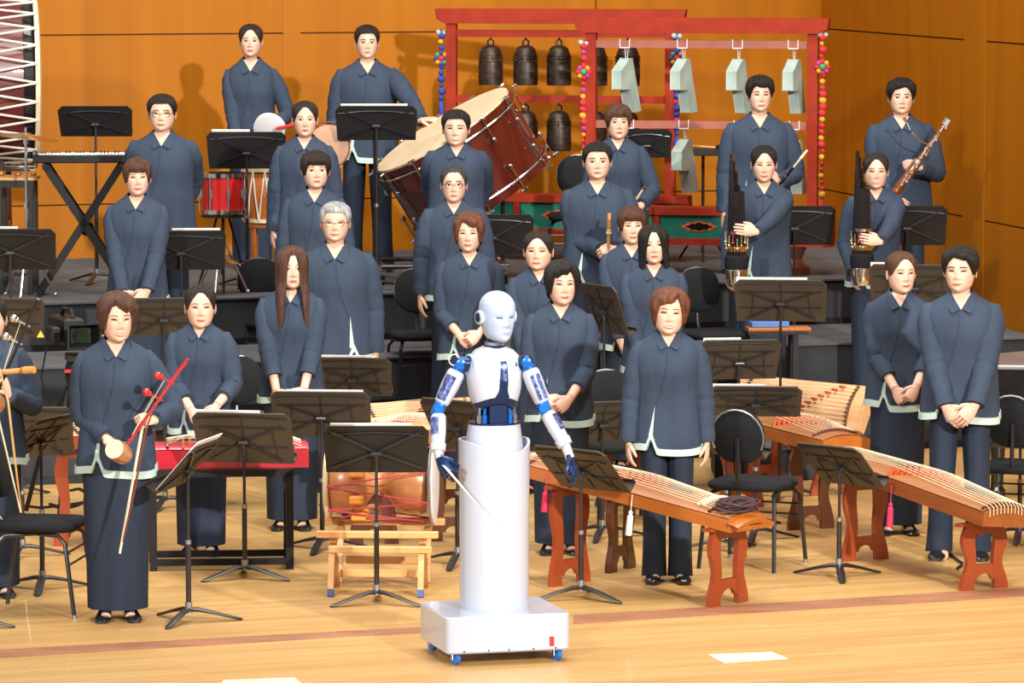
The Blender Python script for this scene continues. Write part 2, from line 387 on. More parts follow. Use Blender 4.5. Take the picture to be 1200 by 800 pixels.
def hair_mesh(mt, st, wide, seed):
    h = HAIR[st]; rnd = random.Random(seed); n, m = 60, 18; jit = [rnd.uniform(-1, 1) for _ in range(n)]
    out = []; inn = []
    for j in range(m + 1):
        v = j / m; ro, ri = [], []
        for i in range(n):
            u = -pi + 2 * pi * i / n; lo = u; al = abs(math.degrees(lo))
            k = min(1, max(0, (al - h['l1']) / (h['l2'] - h['l1']))); k = k * k * (3 - 2 * k)
            kb = min(1, max(0, (al - 95) / 50))
            tb = h['f'] + (h['s'] - h['f']) * k + (h['b'] - h['s']) * kb + .018 * jit[i] * (0.5 if h['hang'] == 0 else 1)
            if al < h['l1'] and st in ('short', 'sweep', 'bob'): tb += .05 * sin(lo * 2.2 + seed) if st != 'short' else .095 * sin(lo * 1.7 * (1 if seed > 600 else -1)) + .02 * sin(lo * 7 + seed)
            t = 1 - (1 - tb) * v ** 1.55
            tt = t if (not h['hang'] or t > .55) else .55
            a, bf, bb = lerp_tab(HEAD, min(.998, max(0.02, tt)))
            th = h['side'] + (h['top'] - h['side']) * min(1, max(0, (t - .45) / .4))
            th *= 1 + .22 * jit[i] * min(1, v * 3) * (0.6 + .4 * sin(j * .9 + i))
            e0 = .78 if h['ed'] > .25 else .55
            if v > e0 and (not h['hang'] or al < h['l2']): th *= 1 - (v - e0) / (1 - e0) * (1 - h['ed'])
            if h['hang'] and st in ('bob', 'short') and t < .55: th *= max(.25, 1 - (.55 - t) * 1.7)
            if st == 'short' and t < .5: a *= 1 - (.5 - t) * .16
            c = cos(lo); kz = min(1, max(0, (t - .52) / .48)); tx = th * sqrt(1 - kz * kz) if kz < 1 else 0; x = (a * wide + tx) * sin(lo); bx = bf if c > 0 else bb
            y = -(bx + tx) * c
            if st == 'long' and t < .1 and al < 110: y -= .055 * min(1, (.1 - t) / .35)
            up = th * kz
            ro.append(mt @ V((x, y, t * HH + up)))
            f = .93; ri.append(mt @ V((a * wide * f * sin(lo), -bx * f * c + (0 if st != 'long' or t > .1 else -.045 * (al < 110) * min(1, (.1 - t) / .35)), t * HH)))
        out.append(ro); inn.append(ri)
    mb = MB(); mb.loft(out + inn[::-1], True, True)
    if h.get('bun'):
        mb.x = mt; mb.ball((0, .115, .33 * HH), (.04, .03, .036), 12, 8); mb.x = None
    return mb
def hand(mb, w, u, n, th, curl, k=1.0, fist=False):
    """palm and five fingers. w wrist, u finger direction, n back-of-hand normal, th thumb-side hint"""
    u = V(u).normalized(); n = V(n); n = (n - u * n.dot(u)).normalized(); s = n.cross(u).normalized()
    if s.dot(V(th)) < 0: s = -s
    w = V(w); rings = []
    for d, hw, ht in ((-.012, .023, .019), (.015, .031, .017), (.045, .039, .016), (.075, .041, .014), (.092, .037, .011)):
        rings.append([w + u * d * k + s * (hw * k * cos(2 * pi * i / 10)) + n * (ht * k * sin(2 * pi * i / 10)) for i in range(10)])
    mb.loft(rings, True, True)
    for off, ln, c in ((.030, .072, .9), (.010, .080, 1.0), (-.011, .074, 1.05), (-.030, .058, 1.15)):
        p = w + u * (.082 * k) + s * off * k; pts = [p - u * .015 * k, p]; d = u.copy(); ang = 0
        for seg in (.42, .32, .26):
            ang += R(curl) * c; d = u * cos(ang) - n * sin(ang); p = p + d * ln * seg * k; pts.append(p)
        mb.tube(pts, [.0088 * k, .0092 * k, .0088 * k, .008 * k, .0058 * k], 7)
    p = w + u * .022 * k + s * .026 * k; pts = [p - s * .012 * k]
    d = (u * .72 + s * .62 - n * .3).normalized(); pts.append(p)
    pts.append(p + d * .034 * k); d2 = (u * .95 + s * .12 - n * (.35 + curl / 130)).normalized(); pts.append(pts[-1] + d2 * .030 * k); pts.append(pts[-1] + d2 * .020 * k)
    mb.tube(pts, [.013 * k, .0135 * k, .0112 * k, .0098 * k, .006 * k], 7)
def ik(S, W, l1, l2, hint):
    d = W - S; L = min(d.length, (l1 + l2) * .995); u = d.normalized()
    a = (l1 * l1 - l2 * l2 + L * L) / (2 * L); hgt = sqrt(max(0, l1 * l1 - a * a))
    h = V(hint); h = (h - u * h.dot(u)).normalized(); return S + u * a + h * hgt, S + u * L
def smooth_path(S, E, W, n=7):
    out = []
    for i in range(n): out.append(S.lerp(E, i / n * .92))
    for i in range(4):
        t = i / 3; a = S.lerp(E, .92); b = E.lerp(W, .10); out.append((a * (1 - t) ** 2 + E * 2 * t * (1 - t) + b * t * t))
    for i in range(1, n + 1): out.append(E.lerp(W, .10 + .90 * i / n))
    return out
TORSO_F = [(.44, .196, .138), (.50, .190, .136), (.56, .180, .126), (.62, .170, .118), (.68, .172, .124), (.735, .180, .130), (.780, .184, .116), (.812, .172, .098), (.836, .134, .082), (.853, .090, .070), (.867, .064, .060)]
TORSO_M = [(.44, .226, .152), (.50, .222, .152), (.56, .214, .146), (.62, .206, .140), (.68, .206, .140), (.735, .210, .140), (.780, .212, .128), (.812, .198, .106), (.836, .150, .088), (.853, .098, .074), (.867, .069, .064)]
def person(px, ytop, zlev, D, label, yaw=0, male=False, hair='bun', hc='black', pose='clasp', low='skirt', girth=1.0, smile=1, glasses=None,
           hyaw=0, hpitch=0, hroll=0, s34=False, hands={}, slit=-1, wide=1.0, hem=.458, name='person', sole=True):
    wide *= 1.05
    rnd = random.Random(int(px * 7 + ytop)); top = at(px, ytop, D)
    H = top.z - zlev - HAIR[hair]['top'] * .8; base = V((top.x, D, zlev)); rz = R(yaw)
    root = empty(name, base, rz, label, 'person')
    inv = M.Rotation(-rz, 4, 'Z') @ M.Translation(-base)
    TAB = TORSO_M if male else TORSO_F; k = H / (1.72 if male else 1.62); g = girth
    def tor(th, zr, off=0.0):
        a, b = lerp_tab(TAB, zr); a = a * k * g + off; b = b * k * g + off; ex = 2 / 2.35
        s_, c_ = sin(th), cos(th)
        fold = 1 + max(0, .62 - zr) * .16 * (sin(5 * th + px) * .5 + sin(9 * th + px * 2) * .3)
        return V((a * fold * math.copysign(abs(s_) ** ex, s_), -b * fold * math.copysign(abs(c_) ** ex, c_) + .012 * (zr < .7), zr * H))
    NT = 48
    th_n = slit * .42                                                    # where the front opening meets the hem
    def bottom(th):
        d = abs((th - th_n + pi) % (2 * pi) - pi); up = .052 * max(0, 1 - d / .17)
        return hem + up - .012 * (1 if (th - th_n) * -slit > 0 and abs(th) < 1.2 else 0) + .004 * sin(3 * th + px)
    # --- arms
    sh = (.176 if male else .150) * k * (g * .5 + .5); W = {}; U = {}; Nn = {}; T = {}; C = {}
    for sx in (-1, 1):
        key = 'l' if sx < 0 else 'r'
        if pose == 'clasp':
            W[sx] = V((sx * .078, -.158 * g * k - (.028 if sx < 0 else .066), .500 * H)); U[sx] = V((-sx * .62, -.12, -.72)); Nn[sx] = V((sx * .35, -.9, .1)); T[sx] = V((0, -.5, .8)); C[sx] = 20
        elif pose == 'behind':
            W[sx] = V((sx * .09, .20 * g, .53 * H)); U[sx] = V((-sx * .8, .1, -.5)); Nn[sx] = V((0, 1, 0)); T[sx] = V((0, 0, 1)); C[sx] = 20
        else:
            W[sx] = V((sx * (sh + .062), -.03, .480 * H)); U[sx] = V((0, -.10, -1)); Nn[sx] = V((sx, -.25, 0)); T[sx] = V((0, -1, 0)); C[sx] = 18
        if key in hands:
            hd = hands[key]; W[sx] = (inv @ at(hd[0], hd[1], D - hd[2])); U[sx] = V(hd[3]); Nn[sx] = V(hd[4]); T[sx] = V(hd[5]) if len(hd) > 5 else V((0, 0, 1)); C[sx] = hd[6] if len(hd) > 6 else 55
    body = MB(); jk = MB(); l1, l2 = .170 * H, .147 * H; wr = {}
    for sx in (-1, 1):
        S = V((sx * sh, 0.0, .796 * H)); hint = (sx * .5, .8, -.1)
        E, w = ik(S, W[sx], l1, l2, hint); wr[sx] = (root, w)
        pth = smooth_path(S, E, w); n = len(pth)
        q = (1.08 if male else .92) * (g * .5 + .5)
        rr = [(.046 - .019 * i / (n - 1)) * q for i in range(n)]
        body.tube(pth, rr, 10); hand(body, w, U[sx], Nn[sx], T[sx], C[sx], (1.04 if male else .94) * (H / 1.65))
        cut = n - (3 if s34 else 0); js = [S + V((-sx * .05, 0, .016)), S + V((-sx * .012, 0, .010))] + pth[1:cut]
        jr = []
        for i in range(len(js)):
            t = i / (len(js) - 1) if not s34 else i / (len(js) + 2); r_ = lerp_tab([(0, .046), (.07, .064), (.14, .071), (.24, .073), (.45, .064), (.62, .061), (.85, .053), (1, .050)], t)[0] * q
            jr.append(r_ * (1 + .045 * sin(i * 2.1 + px) * (i > 2)))
        jr[-1] *= .98
        jk.tube(js, jr, 14); 
    # --- torso cloth
    rings = []
    zs = [.867, .861, .853, .845, .836, .825, .812, .796, .780, .758, .735, .71, .68, .65, .62, .59, .56]
    def dip(th, zr):                                                     # the neck opening falls away in front
        return tor(th, zr - max(0, zr - .80) / .067 * .046 * max(0, cos(th)) ** 3)
    for zr in zs: rings.append([dip(2 * pi * i / NT, zr) for i in range(NT)])
    for v in (.25, .5, .75, 1.0):
        rings.append([tor(2 * pi * i / NT, .56 + (bottom((2 * pi * i / NT + pi) % (2 * pi) - pi) - .56) * v) for i in range(NT)])
    rings.append([tor(2 * pi * i / NT, bottom((2 * pi * i / NT + pi) % (2 * pi) - pi), -.012) for i in range(NT)])
    rings.append([tor(2 * pi * i / NT, .60, -.02) for i in range(NT)])
    jk.loft(rings)
    jo = jk.build('jacket', MT['jacket'], root, ang=60)
    # front overlap seam: a raised placket from the collar towards the slit
    pl = MB(); pts = []
    for i in range(12):
        t = i / 11; zr = .798 - (.798 - .60) * t; pts.append(tor(slit * (.02 + .36 * t * t), zr, .0035))
    pl.tube(pts, .0035, 6, flat=.6); pl.build('front_placket', MT['jacket'], jo)
    # --- mint hem trim and slit facing
    tm = MB(); wd_ = .021
    r0, r1, r2, r3 = [], [], [], []
    for i in range(NT * 2):
        th = pi * i / NT; tw = (th + pi) % (2 * pi) - pi; zb = bottom(tw)
        r0.append(tor(th, zb + wd_, .001)); r1.append(tor(th, zb + wd_, .006)); r2.append(tor(th, zb - .002, .006)); r3.append(tor(th, zb - .002, -.010))
    tm.loft([r0, r1, r2, r3])
    L_, R_ = [], []
    for i in range(9):
        t = i / 8; zr = .615 + (bottom(th_n) - .002 - .615) * t
        c_ = slit * (.36 + .06 * t); L_.append(tor(c_ - .10 * t, zr, .0055)); R_.append(tor(c_ + .035 * t, zr, .0055))
    tm.loft([L_, R_], closed=False)
    tm.build('hem_trim', MT['mint'], root)
    # --- collar
    zc = .860 * H; cl = MB(); seq = []
    def surf(x, z, off):
        a, b = lerp_tab(TAB, z / H); a *= k * g; b *= k * g; return V((x, -b * max(.15, 1 - abs(x / a) ** 2.35) ** (1 / 2.35) - off, z))
    kk = k * (1.05 if male else .95)
    for sx in (1, -1):
        A = V((sx * .057 * kk, -.030 * kk, zc + .012)); Dd = V((sx * .092 * kk, -.050 * kk, zc - .024 * kk))
        B = surf(sx * .005, zc - .074 * kk, .010); Cc = surf(sx * .050 * kk, zc - .096 * kk, .013)
        seq.append([(B, Cc), (A, Dd)] if sx > 0 else [(A, Dd), (B, Cc)])
    back = []
    for i in range(1, 9):
        a = R(62 + (298 - 62) * i / 9); back.append((V((.060 * kk * sin(a), -.058 * kk * cos(a), zc + .012 + .012 * (1 - cos(a)) / 2)), V((.094 * kk * sin(a), -.084 * kk * cos(a), zc - .018 * kk))))
    rings = []
    for tp, bt in seq[0] + back + seq[1]:
        ax = V((tp.x, tp.y, 0)); ax = ax.normalized() * .004 if ax.length > .02 else V((0, -.004, 0))
        rings.append([tp - ax * .5, tp + ax + V((0, 0, .001)), bt + ax, bt - ax * .5])
    cl.loft(rings, True, True); cl.build('collar', MT['jacket'], root)
    # --- skin: torso core, neck, chest opening, head, legs
    body.loft([[tor(2 * pi * i / 20, zr) * .86 * V((1, 1, 0)).length / 1.4142 * V((1, 1, 1)).length / 1.7320508 for i in range(20)] if False else
               [V((p.x * .84, p.y * .84, p.z)) for p in (tor(2 * pi * i / 20, zr) for i in range(20))] for zr in (.57, .60, .64, .72, .77, .805, .835)], True, True)
    piv = V((0, .018, .87 * H)); chin = H - HH
    hm = M.Translation(piv) @ M.Rotation(R(hyaw), 4, 'Z') @ M.Rotation(R(hroll), 4, 'Y') @ M.Rotation(R(hpitch), 4, 'X') @ M.Translation(V((0, -.022, chin)) - piv)
    nk = .052 if male else .044
    body.tube([V((0, .022, .79 * H)), V((0, .018, .845 * H)), hm @ V((0, .008, .02)), hm @ V((0, .004, .10))], [nk * 1.35, nk * 1.08, nk, nk * .95], 16)
    a_, b_, c_ = surf(-.052 * kk, zc + .004, .002), surf(.052 * kk, zc + .004, .002), surf(0, zc - .078 * kk, .0045)
    a_.y = b_.y = -.036 * kk; m1, m2 = a_.lerp(c_, .5) + V((0, -.008, 0)), b_.lerp(c_, .5) + V((0, -.008, 0)); mc = V((0, -.055 * kk, zc))
    body.add([a_, b_, m1, m2, c_, mc, (m1 + m2) / 2 + V((0, -.003, 0))], [(0, 2, 6, 5), (5, 6, 3, 1), (2, 4, 6), (6, 4, 3)])
    head_mesh(body, hm, wide)
    for sx in (-1, 1):
        fx = sx * (.085 if male else (.070 if low == 'trousers' else .062)) * k
        body.tube([V((fx * .95, 0, .58 * H)), V((fx, 0, .28 * H)), V((fx, .012, .12 * H)), V((fx, .015, .045)), V((fx, -.02, .028)), V((fx, -.11, .022))], [.050 * k, .050, .045, .036, .03, .026], 10)
    body.build('body', MT['skin'], root, ang=60)
    face_parts(root, hm, hc, wide, smile, not male)
    hair_mesh(hm, hair, wide, px).build('hair', MT['hair_' + hc], root, ang=70)
    if glasses:
        gm = MB()
        for sx in (-1, 1):
            c = V((sx * .033 * wide, face_y(.031, .50) - .008, .50 * HH)); mm = hm @ M.Translation(c) @ M.Rotation(R(90), 4, 'X')
            gm.torus(.0205, .0017 if glasses == 'thin' else .0024, 20, 6, mm @ M.Scale(.86, 4, (0, 1, 0)))
            gm.tube([hm @ (c + V((sx * .021, .002, .004))), hm @ V((sx * .079 * wide, -.03, .53 * HH)), hm @ V((sx * .081 * wide, .02, .51 * HH))], .0018, 6)
        gm.tube([hm @ V((-.013, face_y(.0, .50) - .002, .51 * HH)), hm @ V((0, face_y(.0, .5) - .005, .52 * HH)), hm @ V((.013, face_y(.0, .50) - .002, .51 * HH))], .0018, 6)
        gm.build('glasses', MT['black'] if glasses == 'black' else MT['glass_brown'], root)
    # --- lower clothes
    lo = MB()
    if low == 'skirt':
        rings = []
        for zr, a, b in ((.60, .150, .105), (.54, .165, .120), (.48, .172, .128), (.40, .170, .128), (.30, .164, .126), (.20, .158, .124), (.10, .154, .122), (.036, .152, .122)):
            a *= .94; rings.append([V((a * k * g * sin(2 * pi * i / 40) * (1 + (.5 - zr) * .055 * sin(8 * 2 * pi * i / 40 + px)), -b * k * g * cos(2 * pi * i / 40) * (1 + (.5 - zr) * .055 * sin(8 * 2 * pi * i / 40 + px)), zr * H)) for i in range(40)])
        lo.loft(rings, True, False); lo.build('skirt', MT['trouser'], root, ang=60)
    else:
        gw = k * g
        lo.loft([[V((a * gw * sin(2 * pi * i / 28), -b * gw * cos(2 * pi * i / 28), zr * H)) for i in range(28)] for zr, a, b in ((.60, .140, .095), (.54, .155, .103), (.48, .165, .108), (.45, .155, .105))], True, True)
        for sx in (-1, 1):
            rings = []
            for j, (zr, a, b) in enumerate(((.50, .086, .098), (.44, .090, .104), (.36, .088, .105), (.28, .084, .098), (.20, .082, .095), (.12, .083, .096), (.05, .086, .100), (.018, .087, .104))):
                a *= .86 if male else .78; cx = sx * ((.084 + .004 * j) if male else .070) * gw
                rings.append([V((cx + a * gw * sin(2 * pi * i / 24) * (1 + .03 * sin(4 * 2 * pi * i / 24 + j)), -b * gw * cos(2 * pi * i / 24) + .006, zr * H + (.012 * (cos(2 * pi * i / 24)) if j == 7 else 0))) for i in range(24)])
            lo.loft(rings)
        lo.build('trousers', MT['trouser'], root, ang=60)
    # --- shoes
    for sx in (-1, 1):
        fx = sx * (.105 if male else (.070 if low == 'trousers' else .062)) * k; sm = MB(); rt = M.Translation(V((fx, 0, 0))) @ M.Rotation(sx * R(8), 4, 'Z')
        kl = 1.1 if male else .95; rings = []
        hgt = .062 if male or low == 'trousers' else .05
        for y, w_, h_ in ((.085, .020, hgt * .9), (.07, .034, hgt * 1.2), (.03, .037, hgt * 1.35), (-.02, .037, hgt * 1.25), (-.07, .043, hgt * .85), (-.12, .046, hgt * .66), (-.155, .039, hgt * .52), (-.178, .022, hgt * .34)):
            rings.append([rt @ V((w_ * kl * cos(t), y * kl, max(0.0, h_ * (.5 + .55 * sin(t))))) for t in [2 * pi * i / 12 for i in range(12)]])
        sm.loft(rings, True, True)
        sm.build('shoe', MT['shoe'], root, ang=60)
    return root, inv, wr
MT['glass_brown'] = mat('brown_spectacle_frame', (0.05, 0.018, 0.012), 0.3)
MT['lash'] = MT['eye_dark']
# ------------------------------------------------------------------ the musicians
P = {}
# standing on the stage floor
P['fiddler'] = person(135, 340, 0, 22.4, 'smiling woman with short brown hair holding a red necked fiddle and bow', yaw=6, hair='short', hc='brown', smile=2, hyaw=10, hpitch=4, girth=1.04,
    hands={'l': (124, 512, .14, (.55, -.5, -.55), (-.3, .5, -.8), (.2, -.9, .3), 30), 'r': (181, 492, .20, (-.75, -.45, .1), (.2, -.6, .7), (0, -.3, 1), 70)}, pose='sides')
P['ajaeng'] = person(234, 333, 0, 24.75, 'woman with tied back hair behind the red zither on a black frame', hair='bun', hc='dark', hyaw=6, s34=True, slit=-1,
    hands={'l': (224, 480, .21, (.5, -.2, -.85), (-.2, -.9, .1)), 'r': (254, 475, .24, (-.5, -.2, -.85), (.2, -.9, .1))})
P['longhair'] = person(341, 288, 0, 25.8, 'woman with long straight brown hair hanging over her shoulders', hair='long', hc='brown', smile=0, hyaw=8, s34=True, slit=-1)
P['player'] = person(-12, 345, 0, 23.2, 'musician cut off by the picture edge holding a fiddle and long pale bow', yaw=8, hair='bun', hc='black', pose='sides',
    hands={'r': (10, 462, .20, (-.3, -.3, .9), (.8, -.5, 0), (0, -.5, .6), 70)})
P['gray'] = person(393, 236, 0, 27.6, 'grey haired man with thin glasses standing with arms at his sides', male=True, hair='crop', hc='gray', pose='sides', low='trousers', glasses='thin', smile=1, wide=1.08, girth=1.05, slit=1)
P['bobred'] = person(550, 248, 0, 28.1, 'woman with short auburn hair and bare forearms crossed low behind the robot', hair='short', hc='auburn', smile=1, s34=True, hyaw=-4,
    hands={'l': (538, 392, .20, (.7, -.3, -.6), (-.2, -.9, .2)), 'r': (562, 390, .24, (-.7, -.3, -.55), (.2, -.9, .2))})
P['pinned'] = person(632, 270, 0, 27.5, 'woman with tied back dark hair half hidden behind the black bobbed woman', hair='bun', hc='dark', hyaw=-8, smile=1, wide=1.08)
P['blackbob'] = person(657, 304, 0, 24.8, 'woman with short black bobbed hair standing just behind the robot arm', hair='short', hc='black', hyaw=10, smile=1, s34=True, slit=-1,
    hands={'l': (640, 466, .20, (.8, -.2, -.5), (-.1, -.9, .2)), 'r': (668, 466, .24, (-.7, -.2, -.65), (.2, -.9, .1))})
P['fringe'] = person(740, 241, 0, 28.7, 'woman with a fringe peering from behind the dark bobbed woman beside the flute player', hair='bangbun', hc='brown', hyaw=4, smile=1)
P['lob'] = person(766, 262, 0, 27.3, 'woman with chin length dark parted hair behind the auburn haired woman', hair='lob', hc='black', smile=0, hroll=-2, hyaw=2)
P['gayageum'] = person(783, 336, 0, 23.7, 'laughing woman with short auburn hair standing behind the front zither', hair='short', hc='auburn', smile=2, pose='sides', low='trousers', hroll=4, girth=1.03, wide=1.05)
P['pairwoman'] = person(1054, 294, 0, 25.6, 'woman with tied back brown hair beside the black haired man at the edge', hair='bun', hc='brown', hyaw=14, smile=1, s34=True, slit=-1,
    hands={'l': (1049, 455, .19, (.5, -.2, -.85), (-.3, -.9, .1)), 'r': (1074, 452, .22, (-.5, -.2, -.85), (.3, -.9, .1))})
P['pairman'] = person(1127, 288, 0, 24.6, 'black haired man with clasped hands behind the big zither near the side wall', yaw=-6, male=True, hair='sweep', hc='black', low='trousers', hyaw=-10, smile=1, wide=1.06, slit=-1)
# on the lowest riser
P['a1'] = person(160, 184, ZA, 28.5, 'brown haired woman with clasped hands in front of the bespectacled man', hair='bangbun', hc='brown', hyaw=8, smile=1)
P['a2'] = person(369, 176, ZA, 28.9, 'woman with dark fringe standing behind the grey haired man', hair='bangbun', hc='dark', hyaw=8, smile=0, pose='sides', wide=1.06)
P['a3'] = person(532, 194, ZA, 29.0, 'older man with brown rimmed glasses and thinning hair behind the auburn bobbed woman', male=True, hair='thin', hc='salt', glasses='brown', pose='sides', low='trousers', smile=0, girth=.93)
P['a4'] = person(700, 166, ZA, 29.4, 'stout man with crossed hands holding a small bamboo flute upright', male=True, hair='crop', hc='black', low='trousers', smile=0, wide=1.1, girth=1.06,
    hands={'l': (704, 294, .24, (.8, -.3, -.3), (-.1, -.9, .3)), 'r': (722, 292, .28, (-.8, -.2, -.2), (.2, -.8, .5), (0, -.3, 1), 45)})
P['a5'] = person(895, 169, ZA, 29.85, 'woman with parted dark hair holding a black mouth organ beside the stone chimes', hair='bun', hc='black', smile=1, hyaw=0, hpitch=6,
    hands={'r': (884, 274, .47, (-.95, -.2, .15), (.2, -.95, .1), (0, 0, 1), 8), 'l': (853, 318, .2, (0, -.2, -1), (-1, -.2, 0), (0, -1, 0), 25)}, pose='sides')
P['a6'] = person(1026, 179, ZA, 30.1, 'grinning woman holding a black mouth organ in front of the bassoon player', hair='bun', hc='dark', smile=2,
    hands={'r': (1030, 287, .47, (-.95, -.2, .2), (.2, -.95, .1), (0, 0, 1), 12), 'l': (1000, 318, .2, (0, -.2, -1), (-1, -.2, 0), (0, -1, 0), 25)}, pose='sides')
# on the middle riser
P['b1'] = person(190, 110, ZB, 29.5, 'man with round dark glasses standing beside the music keyboard', male=True, hair='crop', hc='black', glasses='brown', pose='behind', low='trousers', smile=1, wide=1.08)
P['b2'] = person(357, 118, ZB, 29.9, 'young woman with parted dark hair below the drummer in the back row', hair='bun', hc='dark', smile=0, pose='sides', hyaw=4)
P['b3'] = person(535, 128, ZB, 30.1, 'laughing black haired man in front of the tilted bass drum', male=True, hair='crop', hc='black', pose='behind', low='trousers', smile=2, wide=1.08, hyaw=-4)
P['b4'] = person(724, 121, ZB, 30.6, 'young woman with copper fringe behind the stout flute player', hair='bangbun', hc='brown', smile=0, pose='sides', hyaw=4,
    hands={'r': (752, 240, .24, (-.5, -.4, -.4), (.5, -.6, .4), (0, -.3, 1), 70)})
P['b5'] = person(890, 88, ZB, 30.9, 'tall man with swept black hair holding a thin reed pipe', male=True, hair='sweep', hc='black', low='trousers', smile=1, pose='sides', hyaw=4,
    hands={'r': (913, 214, .22, (-.6, -.5, .6), (.6, -.6, .4), (-.3, -.3, .8), 75)})
P['b6'] = person(1056, 91, ZB, 31.2, 'man with tousled black hair holding a bassoon across his chest', male=True, hair='sweep', hc='black', low='trousers', smile=0, pose='sides', wide=1.05,
    hands={'r': (1078, 196, .24, (-.85, -.4, .25), (.2, -.7, .7), (0, -.2, 1), 60), 'l': (1046, 236, .2, (.5, -.4, -.3), (-.2, -.8, .3), (0, -.2, 1), 60)})
# on the highest riser
P['c1'] = person(294, 28, ZC, 32.8, 'woman with centre parted hair standing alone at the rear wall', hair='bun', hc='dark', smile=0, hands={'r': (322, 150, .26, (-.6, -.5, -.3), (.3, -.6, .7), (0, -.3, 1), 50)}, pose='clasp', girth=.92)
P['c2'] = person(430, 29, ZC, 32.6, 'man with short black hair resting one hand on the bass drum', yaw=4, male=True, hair='crop', hc='black', smile=0, low='trousers', pose='sides', girth=1.02,
    hands={'r': (497, 146, .45, (.7, -.5, .1), (.1, -.3, .95), (-.2, -.8, 0), 25)}, slit=-1)
# ------------------------------------------------------------------ robot conductor
MT['navy_metal'] = mat('robot_navy_metal', (0.012, 0.03, 0.10), 0.3, 0.5)
MT['blue_metal'] = mat('robot_blue_joint', (0.012, 0.16, 0.62), 0.25, 0.4)
MT['face_white'] = mat('robot_face_skin', (0.37, 0.46, 0.64), 0.5, 0, 0.0)
MT['circuit'] = mat('robot_forearm_window', (0.10, 0.13, 0.32), 0.25, 0.4, 0.5, (60, 60, 60))
MT['lightblue'] = mat('robot_light_blue_ring', (0.25, 0.60, 0.85), 0.3)
MT['blue_wheel'] = mat('blue_caster_rubber', (0.02, 0.16, 0.60), 0.4)
MT['red_plastic'] = mat('red_plastic', (0.55, 0.02, 0.02), 0.35)
def robot():
    yaw = R(15.3); base = V((-.085, 21.27, 0)); rt = empty('robot', base, yaw, 'white humanoid robot conductor on a wheeled pedestal holding a baton', 'robot')
    inv = M.Rotation(-yaw, 4, 'Z') @ M.Translation(-base)
    def L(px, py, d=0.0): return inv @ at(px, py, 21.27 - d)
    b = MB(); b.prism(rrect(.61, .54, .035, 5), .055, .232, None, .008); bo = b.build('pedestal', MT['white_gloss'], rt)
    b = MB(); b.box((.21, -.271, .10), (.022, .006, .045)); b.mi = 1; b.box((.228, -.271, .10), (.012, .008, .04)); b.build('power_switch', [MT['red_plastic'], MT['chrome']], bo)
    for x in (-.22, -.10, .0, .12, .23):
        b = MB(); b.lathe([(.004, -.003), (.004, .003)], 8, M.Translation(V((x, -.270, .068))) @ M.Rotation(pi / 2, 4, 'X')); b.build('screw', MT['black'], bo)
    for x, y in ((-.25, -.22), (.25, -.22), (-.25, .22), (.25, .22)):
        b = MB(); b.lathe([(.020, -.012), (.030, -.010), (.030, .010), (.020, .012)], 18, M.Translation(V((x, y, .030))) @ M.Rotation(R(20), 4, 'Z') @ M.Rotation(pi / 2, 4, 'Y')); w = b.build('caster_wheel', MT['blue_wheel'], rt)
        b = MB(); b.box((x - .016, y + .008, .040), (.004, .03, .034)); b.box((x + .016, y + .008, .040), (.004, .03, .034)); b.box((x, y + .01, .057), (.05, .05, .004)); b.build('caster_fork', MT['chrome'], w)
    # column with a dipping rim
    b = MB(); n = 48; rings = []
    def dipz(t): return 1.045 - .055 * max(0, cos(t - .25)) ** 2
    for z, r in ((.232, .166), (.5, .167), (.8, .169), (.93, .171)): rings.append([V((r * sin(2 * pi * i / n), -r * .94 * cos(2 * pi * i / n), z)) for i in range(n)])
    rings.append([V((.172 * sin(2 * pi * i / n), -.172 * .94 * cos(2 * pi * i / n), dipz(2 * pi * i / n))) for i in range(n)])
    rings.append([V((.160 * sin(2 * pi * i / n), -.160 * .94 * cos(2 * pi * i / n), dipz(2 * pi * i / n))) for i in range(n)])
    rings.append([V((.158 * sin(2 * pi * i / n), -.158 * .94 * cos(2 * pi * i / n), .93)) for i in range(n)])
    b.loft(rings, True, True); b.build('column', MT['white_gloss'], rt)
    b = MB(); b.lathe([(.140, .90), (.140, 1.0), (.132, 1.07), (.125, 1.118), (.118, 1.122), (.0, 1.118)], 40, M.Scale(.92, 4, (0, 1, 0))); b.build('waist_skirt', MT['white_gloss'], rt)
    b = MB(); b.lathe([(.127, 1.119), (.127, 1.128), (.0, 1.128)], 40, M.Scale(.92, 4, (0, 1, 0))); b.mi = 0
    b.box((0, -.02, 1.175), (.085, .12, .11), None, .012); b.box((0, .05, 1.18), (.15, .06, .12)); wa = b.build('waist_joint', MT['navy_metal'], rt)
    for sx in (-1, 1):
        for q in (.062, .088):
            b = MB(); b.tube([V((sx * q, -.055, 1.12)), V((sx * q, -.055, 1.165))], .012, 12); b.tube([V((sx * q, -.055, 1.165)), V((sx * (q - .006), -.05, 1.23))], .007, 10); b.build('actuator_rod', MT['blue_metal'] if q < .07 else MT['chrome'], wa)
    # chest shell
    def chest(th, z, off=0):
        a, d, yo = lerp_tab([(1.195, .100, .085, 0), (1.25, .120, .100, 0), (1.33, .134, .108, -.005), (1.40, .131, .102, -.005), (1.445, .118, .088, 0), (1.472, .092, .068, .005), (1.488, .055, .052, .008)], z)
        s_, c_ = sin(th), cos(th); ex = 2 / 2.5
        return V(((a + off) * math.copysign(abs(s_) ** ex, s_), -(d + off) * math.copysign(abs(c_) ** ex, c_) + yo, z))
    b = MB(); b.loft([[chest(2 * pi * i / n, z if i is None else z + (.035 * (1 - abs(sin(2 * pi * i / n)) ** 1.5) * (z < 1.21))) for i in range(n)] for z in (1.20, 1.23, 1.26, 1.30, 1.34, 1.38, 1.41, 1.43, 1.445, 1.46, 1.472, 1.482, 1.488)], True, True)
    ch = b.build('chest_shell', MT['white_gloss'], rt, ang=60)
